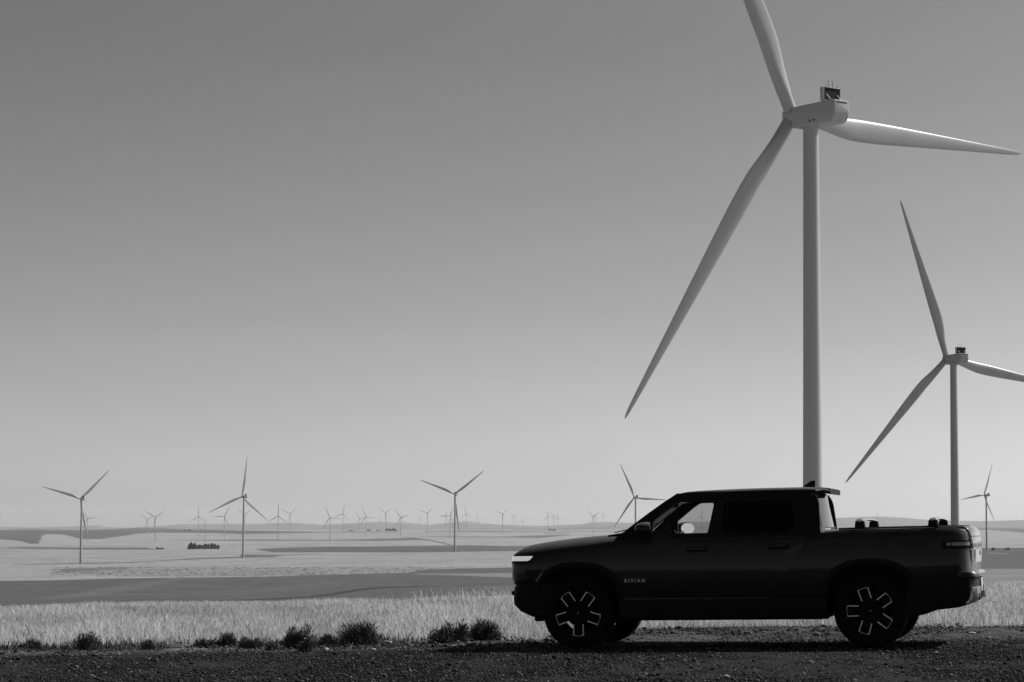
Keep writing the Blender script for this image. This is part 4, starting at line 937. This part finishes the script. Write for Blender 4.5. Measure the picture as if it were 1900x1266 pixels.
def lines_mesh(k):                                             # three thin machined edges round a spoke face
    q = []
    y = -.119
    pts = [(.135, -.056), (.262, -.060), (.273, -.03), (.2765, 0), (.273, .03), (.262, .060), (.135, .056)]
    w_ = .0062
    secs = []
    for i, p in enumerate(pts):
        p = Vector(p); d = (Vector(pts[min(i + 1, 6)]) - Vector(pts[max(i - 1, 0)])).normalized(); n_ = Vector((-d.y, d.x))
        a_, b_ = p + n_ * w_, p - n_ * w_
        secs.append([(a_.x, y, a_.y), (b_.x, y, b_.y), (b_.x, y + .006, b_.y), (a_.x, y + .006, a_.y)])
    me = loft('l', secs, smooth=30); me.transform(Matrix.Rotation(-2 * PI * k / 5, 4, 'Y')); return me
TY, RM = tyre_mesh(), rim_mesh(); LN = [lines_mesh(k) for k in range(5)]
BD = join('brake_disc', [ring('x', .06, .165, -.03, -.008, 40), boxm('cal', (.0, -.02, .165), (.20, .07, .06), bev=.01)])
CAP = loft('cap', [[(r * math.cos(2 * PI * k / 24), y, r * math.sin(2 * PI * k / 24)) for k in range(24)] for y, r in ((-.09, .040), (-.104, .038), (-.108, .030))], smooth=40)
for wx, s_, a0, lm in ((0, -1, 54, 'rimline'), (3.45, -1, 36, 'rimline'), (0, 1, 20, 'rimline'), (3.45, 1, 50, 'rimline')):
    we = empty('wheel', (0, 0, 0)); we.parent = PK; we.location = (wx, s_ * .845, .4275)
    if s_ > 0: we.rotation_euler = (0, 0, PI)
    obj('tyre', TY, M['rubber'], we)
    r_ = obj('rim', RM, M['rim'], we); r_.rotation_euler = (0, -math.radians(a0), 0)
    for k in range(5): q = obj('spoke_edge', LN[k], M[lm], we); q.rotation_euler = (0, -math.radians(a0), 0)
    obj('brake_disc', BD, M['interior'], we)
    cp = obj('wheel_cap', CAP, M['rim'], we)
    if s_ < 0:
        q = obj('wheel_emblem', textm('em', 'R', .028, .0008), M['lettering'], we); q.location = (-.009, -.1085, -.010); q.rotation_euler = (PI / 2, 0, 0)
for wx in WX:
    for s_ in (-1, 1):
        q = sup(wx, .43, .531, .546, 2.7, 48, .36); q2 = sup(wx, .43, .522, .537, 2.7, 48, .36)
        run = [[(a_[0], s_ * .645, a_[1]), (a_[0], s_ * .955, a_[1]), (b_[0], s_ * .955, b_[1]), (b_[0], s_ * .645, b_[1])] for a_, b_ in zip(q, q2)][0:25]
        run = [p for p in run if p[0][2] > .47]
        wl = obj('wheel_well', loft('ww', run, smooth=40), M['plastic'], PK)
        obj('wheel_well_back', prism('wb', [p for p in q2[0:25]], s_ * .642, s_ * .652), M['plastic'], wl)
# side marker on the front arch
obj('side_marker', boxm('mk', (0, 0, 0), (.135, .010, .016), bev=.003), M['marker'], PK).matrix_local = Matrix.Translation((-.462, -.9935, .858)) @ Matrix.Rotation(math.radians(-52), 4, 'Y')

# ------------------------------------------------------------------ small things far off
def tree_parts(h, w_, seed, cone):
    r = np.random.default_rng(seed); N = 900
    t = r.random(N); az = r.random(N) * 2 * PI
    if cone: rad = w_ * .5 * (1.02 - t) ** .8 * (.55 + .5 * r.random(N)); z = h * (.06 + .94 * t)
    else:
        lob = .8 + .25 * np.sin(az * 3 + seed) ; rad = w_ * .5 * np.sqrt(np.clip(1 - (2 * t - .9) ** 2, 0.02, 1)) * (.5 + .55 * r.random(N)) * lob; z = h * (.08 + .90 * t)
    x, y = rad * np.cos(az), rad * np.sin(az); b = np.stack([x, y, z], -1)
    d1 = r.standard_normal((N, 3)) * h * .06; d2 = r.standard_normal((N, 3)) * h * .06
    P = np.stack([b, b + d1, b + d2], 1).reshape(-1, 3); P[:, 2] = np.clip(P[:, 2], .2, None)
    return raw_mesh('crown', P, np.arange(N * 3).reshape(-1, 3)), tube('trunk', [(0, 0, -.5), (0, 0, h * .5), (0, 0, h * .85)], [h * .03, h * .02, h * .008], 6)
def far_xy(u, d): return ((u - 950) / FOC * d, d)
def tree(u, d, h, w_, seed, cone, label, group):
    x, y = far_xy(u, d); e = empty('tree', (x, y, gz(x, y))); tag(e, label, 'tree', group)
    c_, t_ = tree_parts(h, w_, seed, cone); obj('crown', c_, M['tree'], e); obj('trunk', t_, M['bark'], e); return e
GR = [(355, 8.2, 6.0, 1, 'round dark tree at the left end of the lone grove'), (358.3, 10.6, 5.6, 1, 'tallest pointed tree in the lone grove, near its left end'), (362, 8.4, 6.2, 0, 'dark tree between the two pointed trees of the lone grove'),
      (365.5, 9.6, 5.8, 1, 'second pointed tree of the lone grove'), (370, 6.6, 6.4, 0, 'low round tree in the dip of the lone grove'), (374.5, 7.4, 5.6, 0, 'small peaked tree just left of the middle of the lone grove'),
      (379, 6.4, 6.4, 0, 'lowest tree in the middle of the lone grove'), (384.5, 8.4, 7.4, 0, 'wide round tree right of the middle of the lone grove'), (390, 8.0, 6.8, 0, 'round tree third from the right of the lone grove body'),
      (396.5, 9.2, 6.6, 0, 'high twiggy topped tree in the right half of the lone grove'), (402, 8.2, 6.4, 0, 'dark tree second from the right end of the lone grove'), (408, 6.8, 6.6, 0, 'low tree at the right end of the lone grove')]
dG = float(np.exp(np.interp(-1019.6, -td[:, 1], np.log(td[:, 0]))))
for i, (u, h, w_, cn, lb) in enumerate(GR): tree(u, dG + (i % 3) * 8, h * 1.05 * dG / 3850, w_ * dG / 3600, 300 + i, cn, lb, 'trees of the lone dark grove')
t0 = tree(295, dG - 20, 4.2 * dG / 3850, 3.6, 330, 0, 'small dark tree beside the low shed on the plain, left of the grove', 'trees of the lone dark grove'); t0['group'] = 'single trees'
xs, ysd = far_xy(302, dG); e = empty('farm_shed', (xs, ysd, gz(xs, ysd)), .1); tag(e, 'long low grey farm shed on the pale plain left of the grove', 'shed')
obj('wall', boxm('w', (0, 0, 1.1), (11.5, 5, 2.2)), M['shed'], e)
obj('roof', loft('r', [[(x, -2.8, 2.203), (x, 0, 3.1), (x, 2.8, 2.203)] for x in (-6, 6)]), M['shedroof'], e)
# skyline trees, one kind, copied
kinds = [tree_parts(1, .8, 400 + k, k % 2) for k in range(4)]
def sky_tree(u, d, h, wf, k, label, group):
    x, y = far_xy(u, d); e = empty('tree', (x, y, gz(x, y))); tag(e, label, 'tree', group); e.scale = (h * wf, h * wf, h)
    obj('crown', kinds[k][0], M['tree'], e); obj('trunk', kinds[k][1], M['bark'], e)
q = random.Random(5)
for i in range(13):
    u = 718 + i * 1.62; sky_tree(u, 14300, 9 + 7 * q.random() + (7 if i == 9 else 0), 1.1, i % 4, 'tallest tree of the dense dark row on the skyline' if i == 9 else 'dark tree in the dense row on the skyline left of the Y rotor turbine', 'trees of the dense skyline row')
for i, u in enumerate([649.5, 652, 655, 657.5, 660.5, 683.5, 686, 688.5, 691, 701.5, 704, 706.5, 712]):
    sky_tree(u, 14300, 5 + 6 * q.random(), 1.5, i % 4, 'small dark tree of the thin broken tree line on the skyline', 'trees of the thin skyline line')
for i, u in enumerate([344, 346.5, 348.5, 352, 354.5, 357]):
    sky_tree(u, 15000, 8 + 5 * q.random(), 1.4, i % 4, 'dark tree of the small clump on the fallow ridge above the grove', 'trees of the ridge clump')
for i, u in enumerate([1021, 1023.5, 1027.5, 1030, 1032]):
    sky_tree(u, 15500, 9 + 5 * q.random(), 1.2, i % 4, 'faint tree of the small clump on the skyline above the bonnet', 'trees of the skyline clump over the bonnet')
# thin lattice mast
xm, ym = far_xy(384, 9700); e = empty('met_mast', (xm, ym, gz(xm, ym))); tag(e, 'thin grey lattice mast rising behind the right part of the grove', 'mast')
hm_ = 96
obj('mast', join('mast', [tube('l', [(dx, dy, 0), (dx * .6, dy * .6, hm_)], .16, 5) for dx, dy in ((-.6, -.4), (.6, -.4), (0, .6))] + [tube('r', [(-.55, -.36, z), (.55, -.36, z + 3)], .1, 4) for z in range(0, 90, 3)]), M['shed'], e)
obj('boom', tube('boom', [(-3, 0, 92), (3, 0, 92)], .12, 5), M['shed'], e)
# small pale trailer by the turbine with the Y rotor, cabinet and brush by the turbine behind the tailgate
xt, yt = far_xy(856.5, 3690); e = empty('trailer', (xt, yt, gz(xt, yt)), .15); tag(e, 'small white trailer parked at the foot of the Y rotor turbine', 'trailer')
obj('box', boxm('b', (0, 0, 1.75), (5.2, 2.2, 2.1), bev=.1), M['white'], e); obj('step', boxm('c', (2.9, 0, 1.2), (.9, 1.6, 1.7), bev=.1), M['white'], e)
for wx_ in (-1.6, 1.6): obj('wheel', ring('wh', .08, .42, -1.15, -.9, 20), M['rubber'], e)
for i, o_ in enumerate([c_ for c_ in e.children if c_.name.startswith('wheel')]): o_.location = ((-1.6, 1.6)[i], 0, .42)
d7 = 4020
xc, yc = far_xy(1841.5, d7); e = empty('transformer_cabinet', (xc, yc, gz(xc, yc))); tag(e, 'dark box cabinet on the plain right of the turbine behind the tailgate', 'cabinet')
obj('cabinet', boxm('c', (0, 0, 2.1), (5.4, 3, 4.0), bev=.1), M['shed'], e); obj('lid', boxm('c', (0, 0, 4.2), (5.8, 3.4, .25), bev=.05), M['shedroof'], e)
for i, (u, h, w_, lb) in enumerate([(1864, 3.4, 5, 'low left bush of the pair near the right edge of the plain'), (1869, 5.0, 6.5, 'rounder right bush of the pair near the right edge of the plain'), (1852, 1.8, 5, 'flat bush between the cabinet and the pair of bushes')]):
    x, y = far_xy(u, d7); e = empty('bush', (x, y, gz(x, y))); tag(e, lb, 'bush', 'bushes at the right edge'); c_, t_ = tree_parts(h, w_, 500 + i, 0); obj('crown', c_, M['tree'], e); obj('trunk', t_, M['bark'], e)

# ------------------------------------------------------------------ haze
HZ = 900
bm = bmesh.new()
zlo, zhi = -130, 230
for p in ((-34000, -34000), (34000, -34000), (34000, 34000), (-34000, 34000)): pass
me = boxm('haze', (0, 0, (zlo + zhi) / 2), (84000, 84000, zhi - zlo)); bm.free()
hm = bpy.data.materials.new('haze'); hm.use_nodes = True; n = hm.node_tree.nodes; n.remove(n['Principled BSDF'])
pv = n.new('ShaderNodeVolumePrincipled'); pv.inputs['Color'].default_value = (.95, .95, .95, 1); pv.inputs['Density'].default_value = 1.5e-5; pv.inputs['Anisotropy'].default_value = .2
hm.node_tree.links.new(pv.outputs[0], n['Material Output'].inputs['Volume'])
tag(obj('haze', me, hm), kind='stuff')
